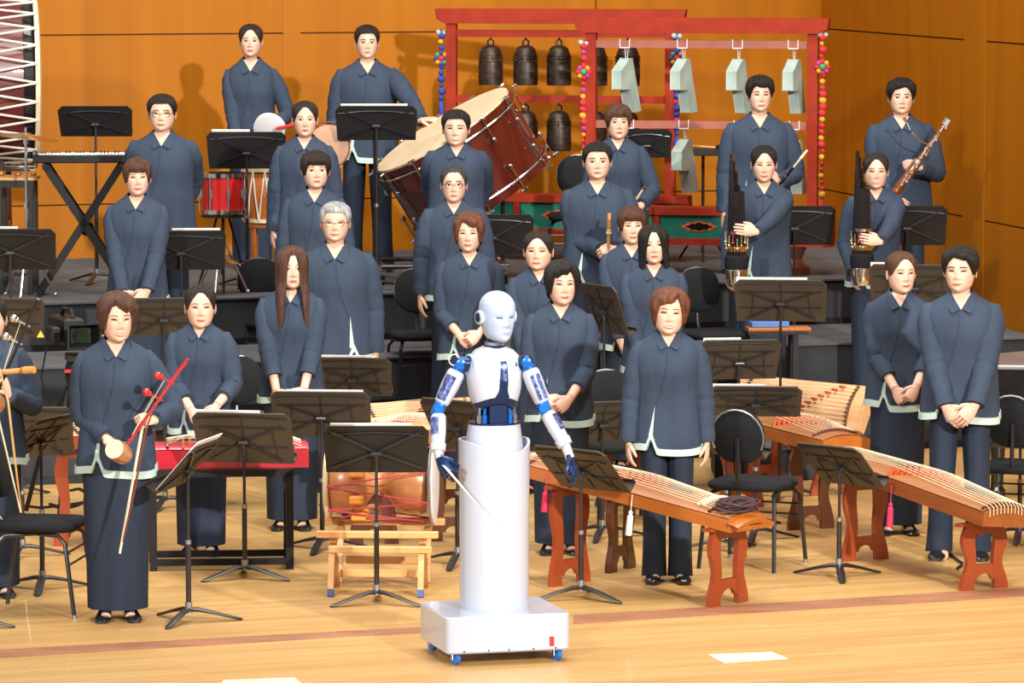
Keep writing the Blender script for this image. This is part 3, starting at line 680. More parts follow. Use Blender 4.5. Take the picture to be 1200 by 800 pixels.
    b = MB(); b.loft([[chest(2 * pi * i / n, 1.196 + dz + .035 * (1 - abs(sin(2 * pi * i / n)) ** 1.5), of) for i in range(n)] for dz, of in ((.022, .001), (.022, .004), (0, .004), (-.016, -.006), (-.016, -.03))]); b.build('chest_band', MT['navy_metal'], ch)
    b = MB(); rows = []
    for i in range(14):
        t = i / 13; z = 1.425 - .175 * t; w = (.055, .06, .065)[0] + .02 * t + .35 * max(0, t - .82)
        rows.append([chest(.10 + q * w * 1.6, z, .004) for q in (-1, -.5, 0, .5, 1)])
    b.loft(rows, closed=False); st = b.build('chest_stripe', MT['navy_metal'], ch)
    b = MB(); b.loft([[chest(.10 + q * .055, 1.415 - .085 * i / 5, .007) for q in (-1, 0, 1)] for i in range(6)], closed=False); b.build('sensor_window', MT['circuit'], st)
    for sg, mt_ in ((1, 'green_mark'), (-1, 'navy_metal')):
        b = MB(); c = chest(.62, 1.41, .004); u = (chest(.66, 1.41, .004) - c).normalized(); v = V((0, 0, 1)); n_ = u.cross(v)
        b.add([c + u * .009 + v * sg * .003, c + v * sg * .013, c - u * .009 + v * sg * .003, c + v * sg * .001], [(0, 1, 2, 3)]); b.build('chest_emblem', MT[mt_], ch)
    # neck and head
    hy = R(14); hm = M.Translation(V((.005, -.02, 1.518))) @ M.Rotation(hy, 4, 'Z') @ M.Rotation(R(4), 4, 'X') @ M.Scale(1.06, 4)
    b = MB(); b.lathe([(.052, 1.478), (.052, 1.492), (.046, 1.496), (.046, 1.512), (.04, 1.516), (.034, 1.56)], 28, M.Translation(V((.002, 0, 0)))); b.mi = 1
    b.lathe([(.0475, 1.494), (.0475, 1.511)], 28, M.Translation(V((.002, 0, 0))), False, False); b.build('neck', [MT['navy_metal'], MT['steel_light']], rt)
    b = MB(); head_mesh2(b, hm); hd = b.build('head', MT['face_white'], rt, ang=60)
    for sx in (-1, 1):
        b = MB(); rows = []
        for r in range(3):
            rows.append([hm @ V((sx * .031 + .013 * (-1 + i / 3), face_y(sx * .031 + .013 * (-1 + i / 3), .505) - .0022,   .505 * HH + (r - 1) * .0055 * sqrt(max(0, 1 - (-1 + i / 3) ** 2)))) for i in range(7)])
        b.loft(rows, closed=False); b.build('eye', MT['eye_robot'], hd)
        b = MB(); mm = hm @ M.Translation(V((sx * .079, .012, .47 * HH))) @ M.Rotation(sx * pi / 2, 4, 'Y'); b.lathe([(.030, -.012), (.033, .006), (.030, .013), (.022, .013)], 24, mm); b.mi = 1; b.lathe([(.023, .009), (.021, .0155), (.0, .0155)], 24, mm); b.build('ear_disc', [MT['white_gloss'], MT['navy_metal']], hd)
    b = MB(); b.loft([[hm @ V((.017 * q, face_y(.017 * q, .212) - .001, .212 * HH + o * (1 - q * q))) for q in (-1, -.6, -.2, .2, .6, 1)] for o in (-.004, 0, .003)], closed=False); b.build('lips', MT['face_line'], hd)
    # arms: viewer's left, then right
    for sx, S, E, W, hd_px, du in ((-1, L(540, 426, .02), L(514, 479, .05), L(513, 531, .14), L(521, 548, .18), .0), (1, L(617, 424, .04), L(638, 478, .07), L(664, 524, .13), L(676, 560, .15), .0)):
        ar = MB(); ar.ball(S, .034, 16, 10); ar.tube([chest(sx * pi / 2, 1.405, -.02), S], .036, 16); so = ar.build('shoulder_joint', MT['navy_metal'], rt)
        b = MB(); fw = (inv.to_3x3() @ V((0, -1, 0)))
        for off in (0.0,):
            q = S + fw * .030; _, e1, e2 = frame(fw); b.lathe([(.026, -.03), (.026, .006), (.02, .010), (.0, .010)], 20, mat_axes(q, e1, e2, V(fw).normalized()))
        d = (E - S).normalized(); b.tube([S, S + d * .055], [.030, .026], 14); b.build('shoulder_motor', MT['blue_metal'], so)
        b = MB(); b.tube([S + d * .04, S + d * .055, S + d * .12, E - d * .035, E - d * .028], [.036, .043, .044, .036, .030], 24); ua = b.build('upper_arm', MT['white_gloss'], rt)
        u_, a_, g_ = frame(d, fw)
        b = MB(); rows = []
        for i in range(7):
            t = .07 + .125 * i / 6; rr = .0480 - .005 * i / 6; c = S + d * t
            rows.append([c + (V(fw) - d * d.dot(fw)).normalized() * rr * cos(q) + a_ * rr * sin(q) for q in ((-1.0, -.6, -.2, .2) if sx < 0 else (.9, .55, .2, -.15))])
        b.loft(rows, closed=False); b.build('arm_window', MT['circuit'], ua)
        b = MB(); b.lathe([(.026, -.036), (.030, -.03), (.030, .03), (.026, .036)], 20, mat_axes(E, a_, g_, u_)); b.lathe([(.022, -.04), (.022, .04)], 18, mat_axes(E, u_, a_, g_)); b.build('elbow_joint', MT['blue_metal'], rt)
        d2 = (W - E).normalized(); u2, a2, g2 = frame(d2, fw)
        b = MB(); b.tube([E + d2 * .028, E + d2 * .04, E + d2 * .11, W - d2 * .05, W - d2 * .03], [.030, .037, .038, .034, .028], 24); b.box(W - d2 * .055 + V(fw) * .0, (.075, .06, .045)) if False else None; fa = b.build('forearm', MT['white_gloss'], rt)
        b = MB(); rows = []
        for i in range(7):
            t = .05 + .085 * i / 6; c = E + d2 * t; rr = .0415 - .002 * i / 6
            rows.append([c + (V(fw) - d2 * d2.dot(fw)).normalized() * rr * cos(q) + a2 * rr * sin(q) for q in ((-1.1, -.7, -.3, .05) if sx < 0 else (1.5, 1.1, .8, .5))])
        b.loft(rows, closed=False); b.build('arm_window', MT['circuit'], fa)
        b = MB(); b.tube([W - d2 * .045, W - d2 * .01], [.040, .036], 20); b.build('wrist_guard', MT['white_gloss'], fa)
        b = MB(); b.tube([W - d2 * .015, W + (hd_px - W) * .35], [.024, .022], 16); b.build('wrist_joint', MT['white_gloss'], rt)
        b = MB(); hv = (hd_px - W).normalized(); hn = V((sx * .8, -.5, .1)); hand(b, W + (hd_px - W) * .30, hv, hn, V((0, -1, .2)), 62 if sx < 0 else 22, 1.0); b.build('hand', MT['robot_hand'], rt)
        if sx < 0:
            b = MB(); p0 = W + (hd_px - W) * .9 + V((0.0, -.02, 0)); b.tube([p0 - (L(560, 592, .42) - p0).normalized() * .03, p0, L(562, 594, .42)], [.008, .006, .0022], 8); b.build('baton', MT['paper'], rt)
            b = MB(); b.torus(.026, .0022, 18, 6, M.Translation(S + V((-.01, -.015, .035))) @ M.Rotation(pi / 2, 4, 'X') @ M.Rotation(pi / 2, 4, 'Y') if False else mat_axes(S + V((-.035, -.01, .02)), V((1, 0, 0)), V((0, 0, 1)), V((0, -1, 0)))); b.build('shoulder_cable', MT['paper'], so)
    b = MB(); c0 = chest(-pi / 2, 1.40, 0); b.torus(.050, .006, 26, 8, mat_axes(c0 + V((.006, -.008, 0)), V((.25, -.97, 0)), V((0, 0, 1)), V((-.97, -.25, 0)))); b.build('shoulder_ring', MT['lightblue'], ch)
def head_mesh2(b, mt):
    n, m = 52, 42; rings = []
    for j in range(m + 1):
        t = j / m
        if t > 0.9: t = 0.9 + 0.1 * sin((t - 0.9) / 0.1 * pi / 2)
        a, bf, bb = lerp_tab(HEAD, t); ring = []
        for i in range(n):
            u = -pi + 2 * pi * i / n; lo = u - 0.45 * sin(u); c = cos(lo); x = a * sin(lo); y = -bf * c if c > 0 else -bb * c * 1.02
            if c > .15: y -= bumps(x, t) * min(1, (c - .15) / .3) * .9
            ring.append(mt @ V((x * 1.03, y, t * HH * 1.0)))
        rings.append(ring)
    b.loft(rings, True, True)
MT['green_mark'] = mat('emblem_green', (0.05, 0.35, 0.10), 0.4)
MT['steel_light'] = mat('grey_neck_ring', (0.32, 0.36, 0.46), 0.35, 0.5)
MT['robot_hand'] = mat('robot_hand_blue', (0.012, 0.032, 0.11), 0.3, 0.4, 0.4, (50, 50, 50))
MT['eye_robot'] = mat('robot_eye', (0.03, 0.06, 0.18), 0.2)
MT['face_line'] = mat('robot_lips', (0.24, 0.32, 0.50), 0.4)
robot()

# ------------------------------------------------------------------ music stands
MT['desk_f'] = mat('grey_desk_floor_reflection', (0.046, 0.036, 0.026), 0.45, 0.1, 0.06)  # dark grey desk, with the yellowish floor reflection mixed into its colour
LEGM = None
def stand(px, py, D, z, label, w=.52, h=.30, tilt=28, yaw=0, kind='x', score=None, legrot=20, shaft_px=None, roll=0):
    c = at(px, py, D); base = V((c.x, D, z)); hz = c.z - z
    rt = empty('music_stand', base, 0, label, 'music stand')
    Rm = M.Rotation(R(yaw), 3, 'Z') @ M.Rotation(R(tilt), 3, 'X') @ M.Rotation(R(roll), 3, 'Y')    # local desk: x across, z up, -y towards the hall
    o = V((0, 0, hz)); m = M.Translation(o) @ Rm.to_4x4()
    dm = 'desk' if kind == 'x' else 'desk_f'
    b = MB(); b.x = m; ch = .035
    poly = [(-w / 2, -h / 2), (w / 2, -h / 2), (w / 2 + .012, h / 2 - ch), (w / 2 - .02, h / 2), (-w / 2 + .02, h / 2), (-w / 2 - .012, h / 2 - ch)]
    px_ = M.Rotation(pi / 2, 4, 'X'); b.x = m @ px_; b.prism(poly, -.0035, .0035)
    d = b.build('desk', MT[dm], rt)
    b = MB(); b.x = m; b.box((0, .034, -h / 2 + .004), (w, .065, .008)); b.box((0, .066, -h / 2 + .014), (w, .005, .026)); b.build('ledge', MT[dm], rt)
    b = MB(); b.x = m; hub = V((0, -.014, -.01))
    if kind == 'x':
        for sx in (-1, 1):
            for sz in (-1, 1):
                b.bar(hub, V((sx * (w / 2 - .03), -.008, sz * (h / 2 - .03))), .016, .009, (0, 1, 0))
        pts = [V((-w / 2 + .01 + (w - .02) * i / 10, -.008, h / 2 - .055 + .02 * sin(pi * i / 10))) for i in range(11)]; b.tube(pts, .006, 6)
    else:
        for sx in (-1, 1):
            b.bar(hub, V((sx * (w / 2 - .05), -.008, h / 2 - .08)), .010, .007, (0, 1, 0)); b.bar(hub, V((sx * (w / 2 - .06), -.008, -h / 2 + .02)), .010, .007, (0, 1, 0))
            b.bar(V((sx * w * .30, -.006, h * .25)), V((sx * w * .34, -.006, -h * .42)), .006, .005, (0, 1, 0))
        for zz in (h * .22, -h * .16): b.bar(V((-w / 2 + .02, -.007, zz)), V((w / 2 - .02, -.007, zz)), .007, .006, (0, 1, 0))
        b.bar(V((0, -.006, h / 2 - .01)), V((0, -.006, -h / 2 + .01)), .008, .005, (0, 1, 0))
        pts = [V((-w / 2 + .01 + (w - .02) * i / 10, -.008, h / 2 - .03 + .012 * sin(pi * i / 10))) for i in range(11)]; b.tube(pts, .004, 6)
    b.build('brace', MT['steel'], d)
    b = MB(); b.x = m; b.box((0, -.024, -.012), (.055, .03, .022), None, .004); b.x = None; b.tube([o + Rm @ V((0, -.02, -.01)), V((0, 0, hz - .06))], .012, 10); b.build('bracket', MT['desk_edge'], rt)
    b = MB(); b.tube([V((0, 0, hz * .48)), V((0, 0, hz - .055))], .0085, 10); b.build('shaft', MT['steel'], rt)
    b = MB(); b.tube([V((0, 0, .05)), V((0, 0, hz * .5))], .0135, 12); b.mi = 1; b.tube([V((0, 0, .045)), V((0, 0, .10))], .0185, 12); b.tube([V((0, 0, hz * .5)), V((0, 0, hz * .5 + .02))], .015, 12); b.build('lower_tube', [MT['steel'], MT['chrome_dull']], rt)
    global LEGM
    if LEGM is None:
        lm = MB(); rings = []
        for r_, wz, hz_, zz in ((.0, .018, .012, .062), (.05, .020, .012, .060), (.13, .023, .009, .042), (.21, .021, .008, .020), (.255, .016, .007, .009), (.272, .006, .005, .006)):
            rings.append([V((r_, wz * cos(2 * pi * i / 8), zz + hz_ * sin(2 * pi * i / 8))) for i in range(8)])
        lm.loft(rings, True, True); LEGM = lm.mesh('leg', MT['steel'], 50)
    for i in range(3): inst('leg', LEGM, rt, (0, 0, 0), (0, 0, R(legrot + 120 * i)))
    if score:
        x0, x1, up = score; b = MB(); b.x = m; b.box(((x0 + x1) / 2 * w, .010, up / 2 + .006), ((x1 - x0) * w, .004, h - .014 + up)); s_ = b.build('score', MT['paper'])
        s_.location = base; tag(s_, 'sheet music propped on the ' + label.replace('music stand', 'stand', 1), 'sheet music')
        if len(s_['label'].split()) > 16: s_['label'] = ' '.join(s_['label'].split()[:16])
    return rt
MT['chrome_dull'] = mat('dull_metal_collar', (0.35, 0.36, 0.38), 0.35, 0.8)
ST = stand
# rear rows (black solid desks)
ST(112, 142, 31.5, ZC, 'music stand with empty black desk behind the music keyboard', .50, .25, 30, 0)
ST(289, 176, 31.2, ZC, 'black music stand in front of the red drum', .53, .29, 26, 0, 'x', (-.45, .05, .015))
ST(441, 144, 30.85, ZC, 'black music stand in front of the man at the bass drum', .54, .26, 24, 0, 'x', (-.45, .40, .012))
ST(758, 168, 32.15, ZC, 'black music stand between the two chime racks', .34, .22, 20, 0)
ST(12, 292, 28.1, ZA, 'black music stand below the cymbal at the picture edge', .56, .30, 28, 0, 'x', (-.45, .10, .012))
ST(212, 293, 28.85, ZA, 'black music stand between the clasped handed woman and the bespectacled man', .56, .29, 26, 4, 'x', (-.1, .45, .012))
ST(577, 275, 29.4, ZA, 'black music stand below the bass drum behind the auburn haired woman', .52, .30, 24, 4)
ST(931, 264, 30.15, ZA, 'black music stand beside the woman with the mouth organ near the red chime post', .52, .30, 26, 4)
ST(1063, 264, 30.45, ZA, 'black music stand in front of the bassoon player', .52, .30, 24, -4)
# floor rows
ST(915, 352, 27.2, 0, 'grey music stand below the woman holding the mouth organ', .54, .29, 26, -6, 'f', (-.5, .3, .012))
ST(1072, 334, 27.6, 0, 'grey music stand behind the couple by the side wall', .54, .30, 28, -8, 'f', (-.5, -.2, .008))
ST(866, 421, 25.9, 0, 'grey music stand with curled score above the pale zither', .46, .27, 28, 8, 'f', (-.48, .0, .01))
ST(886, 470, 25.3, 0, 'grey music stand lying low in front of the pale zither', .50, .22, 34, -4, 'f', (-.5, .1, .008))
ST(852, 511, 24.85, 0, 'grey music stand behind the black chair with round back', .40, .32, 40, -46, 'f', None, 50)
ST(708, 362, 27.0, 0, 'grey music stand squeezed between the black bobbed woman and the dark parted woman', .40, .32, 20, -60, 'f')
ST(413, 441, 26.6, 0, 'grey music stand in front of the grey haired man', .46, .27, 28, -6, 'f', (-.4, .2, .01))
ST(377, 485, 24.9, 0, 'grey music stand in front of the long haired woman', .54, .30, 28, -6, 'f', (-.35, .45, .008))
ST(286, 513, 23.8, 0, 'grey music stand in front of the red zither on its black frame', .52, .32, 28, -10, 'f', (-.5, .2, .012), 95)
ST(441, 526, 22.9, 0, 'black music stand in front of the hourglass drum', .52, .28, 26, 0, 'x', (-.45, .35, .012), -30)
ST(220, 546, 22.3, 0, 'music stand seen edge on beside the fiddle player', .44, .32, 42, 76, 'x', (-.45, .45, .03), 10)
ST(48, 512, 23.4, 0, 'tilted grey music stand beside the seat of the black chair', .42, .33, 44, 64, 'f', None, 30)
ST(25, 505, 24.6, 0, 'grey music stand behind the tilted one at the picture edge', .56, .32, 28, 0, 'f', (-.2, .1, .008))
ST(681, 549, 23.05, 0, 'grey music stand beside the lowered robot hand', .46, .34, 46, -40, 'f', None, 200)
ST(536, 497, 24.3, 0, 'grey music stand behind the raised robot forearm', .40, .33, 30, -40, 'f')
ST(984, 545, 23.85, 0, 'grey music stand in front of the big zither', .42, .34, 46, -44, 'f', None, 270)
ST(1196, 498, 25.3, 0, 'grey music stand cut off by the picture edge near the side wall', .50, .32, 28, -20, 'f')
ST(706, 494, 25.4, 0, 'grey music stand behind the black bobbed woman and the front zither', .34, .27, 26, 20, 'f')
ST(192, 371, 26.7, 0, 'grey music stand between the fiddle player and the woman with tied back hair', .46, .26, 26, 6, 'f')
ST(-48, 560, 22.1, 0, 'music stand outside the picture edge with one foot reaching in', .30, .26, 28, 0, 'f', None, 0)
ST(6, 372, 27.3, 0, 'grey music stand behind the long black fiddle neck', .46, .27, 26, 6, 'f')

# ------------------------------------------------------------------ chairs
SEATM = BACKM = None
def chair(x, y, z, rz, label, k=1.0):
    global SEATM, BACKM
    rt = empty('chair', (x, y, z), rz, label, 'chair')
    if SEATM is None:
        b = MB(); b.prism(rrect(.43, .42, .10, 5), .43, .475, None, .015); SEATM = b.mesh('seat', MT['fabric_black'], 50)
        b = MB(); b.prism(rrect(.30, .29, .12, 6), -.018, .018, M.Translation(V((0, .215, .73))) @ M.Rotation(R(82), 4, 'X'), .010); BACKM = b.mesh('backrest', MT['fabric_black'], 50)
    inst('seat', SEATM, rt); inst('backrest', BACKM, rt)
    for sx in (-1, 1):
        b = MB(); b.tube([V((sx * .15, .04, .425)), V((sx * .185, -.13, .415)), V((sx * .205, -.17, .38)), V((sx * .225, -.22, .012)), V((sx * .225, -.22, .0))], .0115, 8); b.mi = 1; b.lathe([(.013, 0), (.013, .02)], 8, M.Translation(V((sx * .225, -.22, 0)))); b.build('leg', [MT['steel'], MT['chrome_dull']], rt)
        b = MB(); b.tube([V((sx * .15, -.04, .425)), V((sx * .18, .15, .41)), V((sx * .20, .19, .37)), V((sx * .22, .24, .0))], .0115, 8); b.build('leg', MT['steel'], rt)
    b = MB()
    for zz, yy in ((.33, -.18), (.27, -.19)): b.tube([V((-.205, yy, zz)), V((.205, yy, zz))], .006, 6)
    b.build('stretcher', MT['steel'], rt)
    b = MB(); b.tube([V((0, .02, .42)), V((0, .19, .44)), V((0, .225, .50)), V((0, .235, .72))], .013, 8, flat=.6); b.build('back_support', MT['steel'], rt)
    pts = [V((.152 * cos(t), .232 - (.73 + .147 * sin(t) - .73) * -.14, .73 + .147 * sin(t))) for t in [pi * (-.15 + 1.3 * i / 14) for i in range(15)]]
    b = MB(); b.tube(pts, .006, 6); b.build('back_trim', MT['chrome_dull'], rt)
    return rt
def gchair(px, py, z, rz, label):            # px, py: middle of the footprint on the level z
    g = ground(px, py, z); return chair(g.x, g.y, z, R(rz), label)
gchair(50, 716, 0, 82, 'black padded chair beside the fiddle player turned sideways to us')
gchair(882, 662, 0, 155, 'black chair with round back beside the front zither')
gchair(1196, 640, 0, 160, 'black chair at the picture edge beside the big zither')
gchair(826, 570, 0, 10, 'grey lit chair back behind the auburn haired zither player')
gchair(728, 612, 0, 20, 'black chair partly hidden behind the front zither player')
gchair(315, 455, ZA, 20, 'black chair on the riser behind the long haired woman')
gchair(287, 590, 0, 15, 'black chair between the woman at the red zither and the long haired woman')
gchair(836, 470, ZA, 25, 'black chair beside the mouth organ player by the chimes')
gchair(498, 472, ZA, 15, 'black chair behind the woman with crossed bare forearms')
gchair(678, 328, ZC, 0, 'black chair with round back under the bell rack')
gchair(117, 520, 0, 20, 'black chair behind the video camera')
# ------------------------------------------------------------------ zithers and their stands
MT['paulownia'] = wood('pale_paulownia', (0.56, 0.34, 0.17), (0.46, 0.25, 0.11), (2, 26, 26), 0.5, 0.05)
MT['paulownia_dk'] = wood('toasted_paulownia', (0.36, 0.15, 0.055), (0.27, 0.10, 0.035), (2, 26, 26), 0.4, 0.2)
MT['chestnut'] = wood('orange_chestnut_side', (0.42, 0.125, 0.018), (0.32, 0.085, 0.012), (2, 20, 20), 0.3, 0.4)
MT['chestnut_dk'] = wood('brown_chestnut_side', (0.26, 0.075, 0.018), (0.19, 0.05, 0.012), (2, 20, 20), 0.3, 0.4)
MT['rosewood'] = wood('red_brown_stand', (0.30, 0.055, 0.016), (0.22, 0.035, 0.010), (6, 6, 2), 0.3, 0.4)
MT['darkwood'] = wood('dark_brown_stand', (0.11, 0.030, 0.012), (0.07, 0.018, 0.008), (6, 6, 2), 0.3, 0.4)
MT['silk'] = mat('silk_string', (0.72, 0.62, 0.44), 0.6)
MT['bridge'] = mat('red_bridge_wood', (0.50, 0.10, 0.03), 0.4)
MT['cord'] = mat('purple_brown_cord', (0.045, 0.018, 0.024), 0.8)
MT['bead'] = mat('ivory_bead', (0.72, 0.58, 0.36), 0.4)
MT['pink'] = mat('magenta_tassel', (0.60, 0.02, 0.08), 0.7)
MT['redlac'] = mat('red_lacquer', (0.40, 0.015, 0.03), 0.25, coat=0.5)
BRIDGEM = None
def zither(label, a, b, z, w, th, nstr=12, roll=0.0, top='paulownia_dk', side='chestnut', cords=False, tassel=None, b0=.30, b1=.62, hb=.10, pitch=0):
    global BRIDGEM
    a, b = V((a[0], a[1], 0)), V((b[0], b[1], 0)); Ln = (b - a).length; u = (b - a).normalized()
    rt = empty('zither', (a.x, a.y, z), atan2(u.y, u.x), label, 'zither'); rt.rotation_euler[1] = -R(pitch); rl = M.Rotation(R(roll), 4, 'X')
    if roll: rl = M.Translation(V((0, 0, abs(sin(R(roll))) * w * .5))) @ rl
    def arch(q): return th + .032 * (1 - q * q)
    m = MB(); m.x = rl; rings = []
    for t, k in ((0, .97), (.02, 1), (.5, 1.0), (.98, 1.03), (1, 1.0)):
        x = Ln * t; W = w * k / 2; rings.append([V((x, -W, .0)), V((x, W, .0)), V((x, W, th))] + [V((x, W * .98 * q, arch(q) - .004)) for q in (1, .75, .5, .25, 0, -.25, -.5, -.75, -1)] + [V((x, -W, th))])
    m.loft(rings, True, True); m.build('body', MT[side], rt, ang=30)
    m = MB(); m.x = rl; m.loft([[V((Ln * t, w * .485 * q, arch(q) + o)) for q in [-1 + i / 6 for i in range(13)]] for o, t in ((.0, .012), (.004, .012), (.004, .988), (.0, .988))], closed=False); m.build('soundboard', MT[top], rt, ang=30)
    for x, nm in ((hb, 'head_bridge'), (.90, 'tail_bridge')):
        m = MB(); m.x = rl; m.loft([[V((Ln * x + dx, w * .46 * q, arch(q) + dz)) for q in [-1 + i / 5 for i in range(11)]] for dx, dz in ((-.008, .003), (-.006, .022), (.006, .022), (.008, .003))], closed=False); m.build(nm, MT['darkwood'], rt)
    if BRIDGEM is None:
        g = MB(); g.prism([(-.022, 0), (-.006, .0), (0, .022), (.006, 0), (.022, 0), (.004, .052), (-.004, .052)], -.007, .007, M.Rotation(pi / 2, 4, 'Z') @ M.Rotation(pi / 2, 4, 'X')); BRIDGEM = g.mesh('bridge', MT['bridge'])
    for j in range(nstr):
        q = -.84 + 1.68 * j / (nstr - 1); xb = Ln * (b0 + (b1 - b0) * j / (nstr - 1)); y = w * .46 * q; zt = arch(q)
        m = MB(); m.x = rl; m.tube(([V((-.012, y, zt - .03)), V((-.006, y, zt + .008))] if hb < .05 else []) + [V((Ln * (hb - .005), y * 1.02, zt + .022)), V((xb, y, zt + .056)), V((Ln * .905, y, zt + .023)), V((Ln * .955, y, zt + .006))], .0019, 5); m.build('string', MT['silk'], rt)
        p = rl @ V((xb, y, zt)); inst('bridge', BRIDGEM, rt, p, (R(roll), 0, 0))
    if cords:
        for i in range(11):
            m = MB(); m.x = rl; r_ = random.Random(i); pts = []
            for k in range(25):
                t = 2 * pi * k / 24; R0 = .045 + .055 * r_.random() * .3 + .006 * i; pts.append(V((Ln * .045 + R0 * .75 * cos(t) + .01 * (i % 3), R0 * 1.25 * sin(t) + .012 * ((i * 5) % 3 - 1), arch(.3) + .012 + .007 * (i % 5) + .006 * sin(3 * t + i))))
            m.tube(pts, .0065, 6, False); m.build('cord_loop', MT['cord'], rt)
        for j in range(nstr):
            q = -.84 + 1.68 * j / (nstr - 1); m = MB(); m.x = rl; m.ball((Ln * .135, w * .46 * q, arch(q) + .03), (.014, .009, .012), 8, 6); m.ball((Ln * .155, w * .46 * q + .006, arch(q) + .026), (.009, .007, .009), 8, 6); m.build('bead', MT['bead'], rt)
        m = MB(); m.loft([[V((x, w * .52 * q, arch(q) - .03 + dz)) for q in [-1 + i / 6 for i in range(13)]] for x, dz in ((-.05, -.02), (-.055, .004), (.015, .012), (.015, -.01))]); m.build('tail_lip', MT[side], rt)
    if tassel:
        for tx, side_, mt_ in tassel:
            m = MB(); x = Ln * tx; yy = side_ * (w / 2 + .012); m.tube([V((x, yy, th)), V((x, yy, -.02))], .0025, 6); m.lathe([(.006, -.02), (.012, -.03), (.009, -.042), (.016, -.05), (.018, -.15), (.010, -.152)], 10, M.Translation(V((x, yy, 0)))); m.build('tassel', MT[mt_], rt)
    return rt
def zstand(px, py, rz, w, h, label, mt='rosewood', z=0):
    g = ground(px, py, z) if py > 0 else V((at(px, 600, -py).x, -py, z)); rt = empty('zither_stand', g, R(rz), label, 'zither stand'); rot = M.Rotation(pi / 2, 4, 'X')
    for sx in (-1, 1):
        o_, i_ = [], []
        for i in range(13):
            t = i / 12; wv = .016 * sin(t * 3 * pi + .6) + .014 * max(0, (.14 - t)) / .14
            o_.append((sx * (w / 2 - .012 + wv), t * h)); i_.append((sx * (w / 2 - .078 + wv * .3), t * h))
        pl = o_ + i_[::-1]; pl = pl if sx > 0 else pl[::-1]
        m = MB(); m.prism(pl, -.016, .016, rot); m.build('leg', MT[mt], rt)
    hw = w / 2 - .06
    m = MB(); m.prism([(-hw, .05), (-hw * .62, .05)] + [(hw * .62 * cos(pi - pi * i / 8), .05 + .035 * sin(pi * i / 8)) for i in range(1, 8)] + [(hw * .62, .05), (hw, .05), (hw, .135), (-hw, .135)], -.013, .013, rot); m.build('lower_rail', MT[mt], rt)
    m = MB(); m.box((0, 0, h - .022), (w - .06, .03, .044)); m.box((0, 0, h + .008), (w + .05, .06, .016)); m.build('top_rail', MT[mt], rt)
def gp(px, D): p = at(px, 600, D); return (p.x, p.y)
# front zither with its two stands
g1, g2 = ground(852, 708), ground(667, 684); d12 = (g2 - g1).normalized(); az = math.degrees(atan2(d12.y, d12.x)) - 90
zither('zither with coiled purple cords in front of the laughing auburn haired woman', g1 - d12 * .13, g1 + d12 * 1.42, .398, .29, .065, 12, pitch=7, cords=True, tassel=[(.42, 1, 'paper'), (.80, 1, 'pink')], b0=.42, b1=.62)
zstand(852, 708, az, .29, .393, 'red wooden zither stand nearest us below the purple cords')
zstand(667, 684, az, .29, .522, 'red wooden zither stand behind the stand beside the robot hand')
zstand(727, 668, az + 10, .26, .40, 'dark brown zither stand between the robot and the laughing woman', 'darkwood')
# big zither on the right
g1, g2 = ground(1152, 690), ground(1013, 656); d12 = (g2 - g1).normalized(); az2 = math.degrees(atan2(d12.y, d12.x)) - 90
zither('large zither pointing at us in front of the couple by the side wall', g1 - d12 * .22, g1 + d12 * 1.55, .342, .31, .075, 12, pitch=4.5, tassel=[(.50, 1, 'pink'), (.30, -1, 'pink')], b0=.40, b1=.55, hb=.02, roll=5, side='chestnut_dk')
zstand(1152, 690, az2, .27, .34, 'red wooden stand under the near end of the large zither')
zstand(1013, 656, az2, .27, .435, 'red wooden stand under the far end of the large zither')
g3 = V((*gp(992, 25.3), 0)); g4 = V((*gp(858, 26.8), 0)); d34 = (g4 - g3).normalized(); az3 = math.degrees(atan2(d34.y, d34.x)) - 90
zither('toasted zither lying behind the large one with a cluster of bridges', g3, g4, .50, .30, .07, 12, b0=.30, b1=.45)
zstand(950, -25.75, az3, .27, .478, 'dark wooden stand under the toasted zither', 'darkwood')
zstand(868, -26.7, az3, .27, .478, 'red wooden stand behind the black chair with round back')
zither('pale zither tilted to show its strings in front of the riser', gp(1020, 27.1), gp(866, 27.85), .40, .30, .05, 10, roll=-62, top='paulownia', side='paulownia', b0=.2, b1=.55)
zstand(975, -27.3, 15, .26, .385, 'red wooden stand under the pale tilted zither')
zstand(895, -27.72, 15, .26, .385, 'red wooden stand under the far end of the pale tilted zither')
zither('pale zither tilted up between the hourglass drum and the grey haired man', gp(418, 26.2), gp(560, 26.6), .44, .26, .05, 12, roll=52, top='paulownia', side='paulownia', b0=.3, b1=.6)
zstand(436, -26.25, 5, .26, .425, 'dark wooden stand under the tilted zither near the long haired woman', 'darkwood')
zstand(532, -26.52, 5, .26, .425, 'dark wooden stand under the tilted zither behind the robot', 'darkwood')
zither('plain zither lying flat behind the robot forearm', gp(410, 25.1), gp(560, 25.3), .58, .28, .07, 12, top='paulownia', side='chestnut')
zstand(438, -25.14, 3, .26, .558, 'dark carved stand under the flat zither behind the hourglass drum', 'darkwood')
zstand(531, -25.26, 3, .26, .558, 'dark carved stand under the flat zither beside the robot column', 'darkwood')
zither('pale tilted zither between the black bobbed woman and the laughing woman', gp(690, 26.3), gp(770, 26.9), .42, .28, .05, 10, roll=52, top='paulownia', side='paulownia')
zstand(728, -26.6, 20, .26, .40, 'dark wooden stand under the tilted zither behind the laughing woman', 'darkwood')
zither('pale zither end showing beside the fiddle player elbow', gp(72, 25.0), gp(170, 25.3), .565, .26, .07, 8, top='paulownia', side='rosewood')
zstand(90, -25.05, 3, .24, .543, 'red striped stand behind the fiddle player', 'rosewood')
zstand(155, -25.25, 3, .24, .543, 'red stand hidden behind the fiddle player', 'rosewood')
for px in ():
    pass
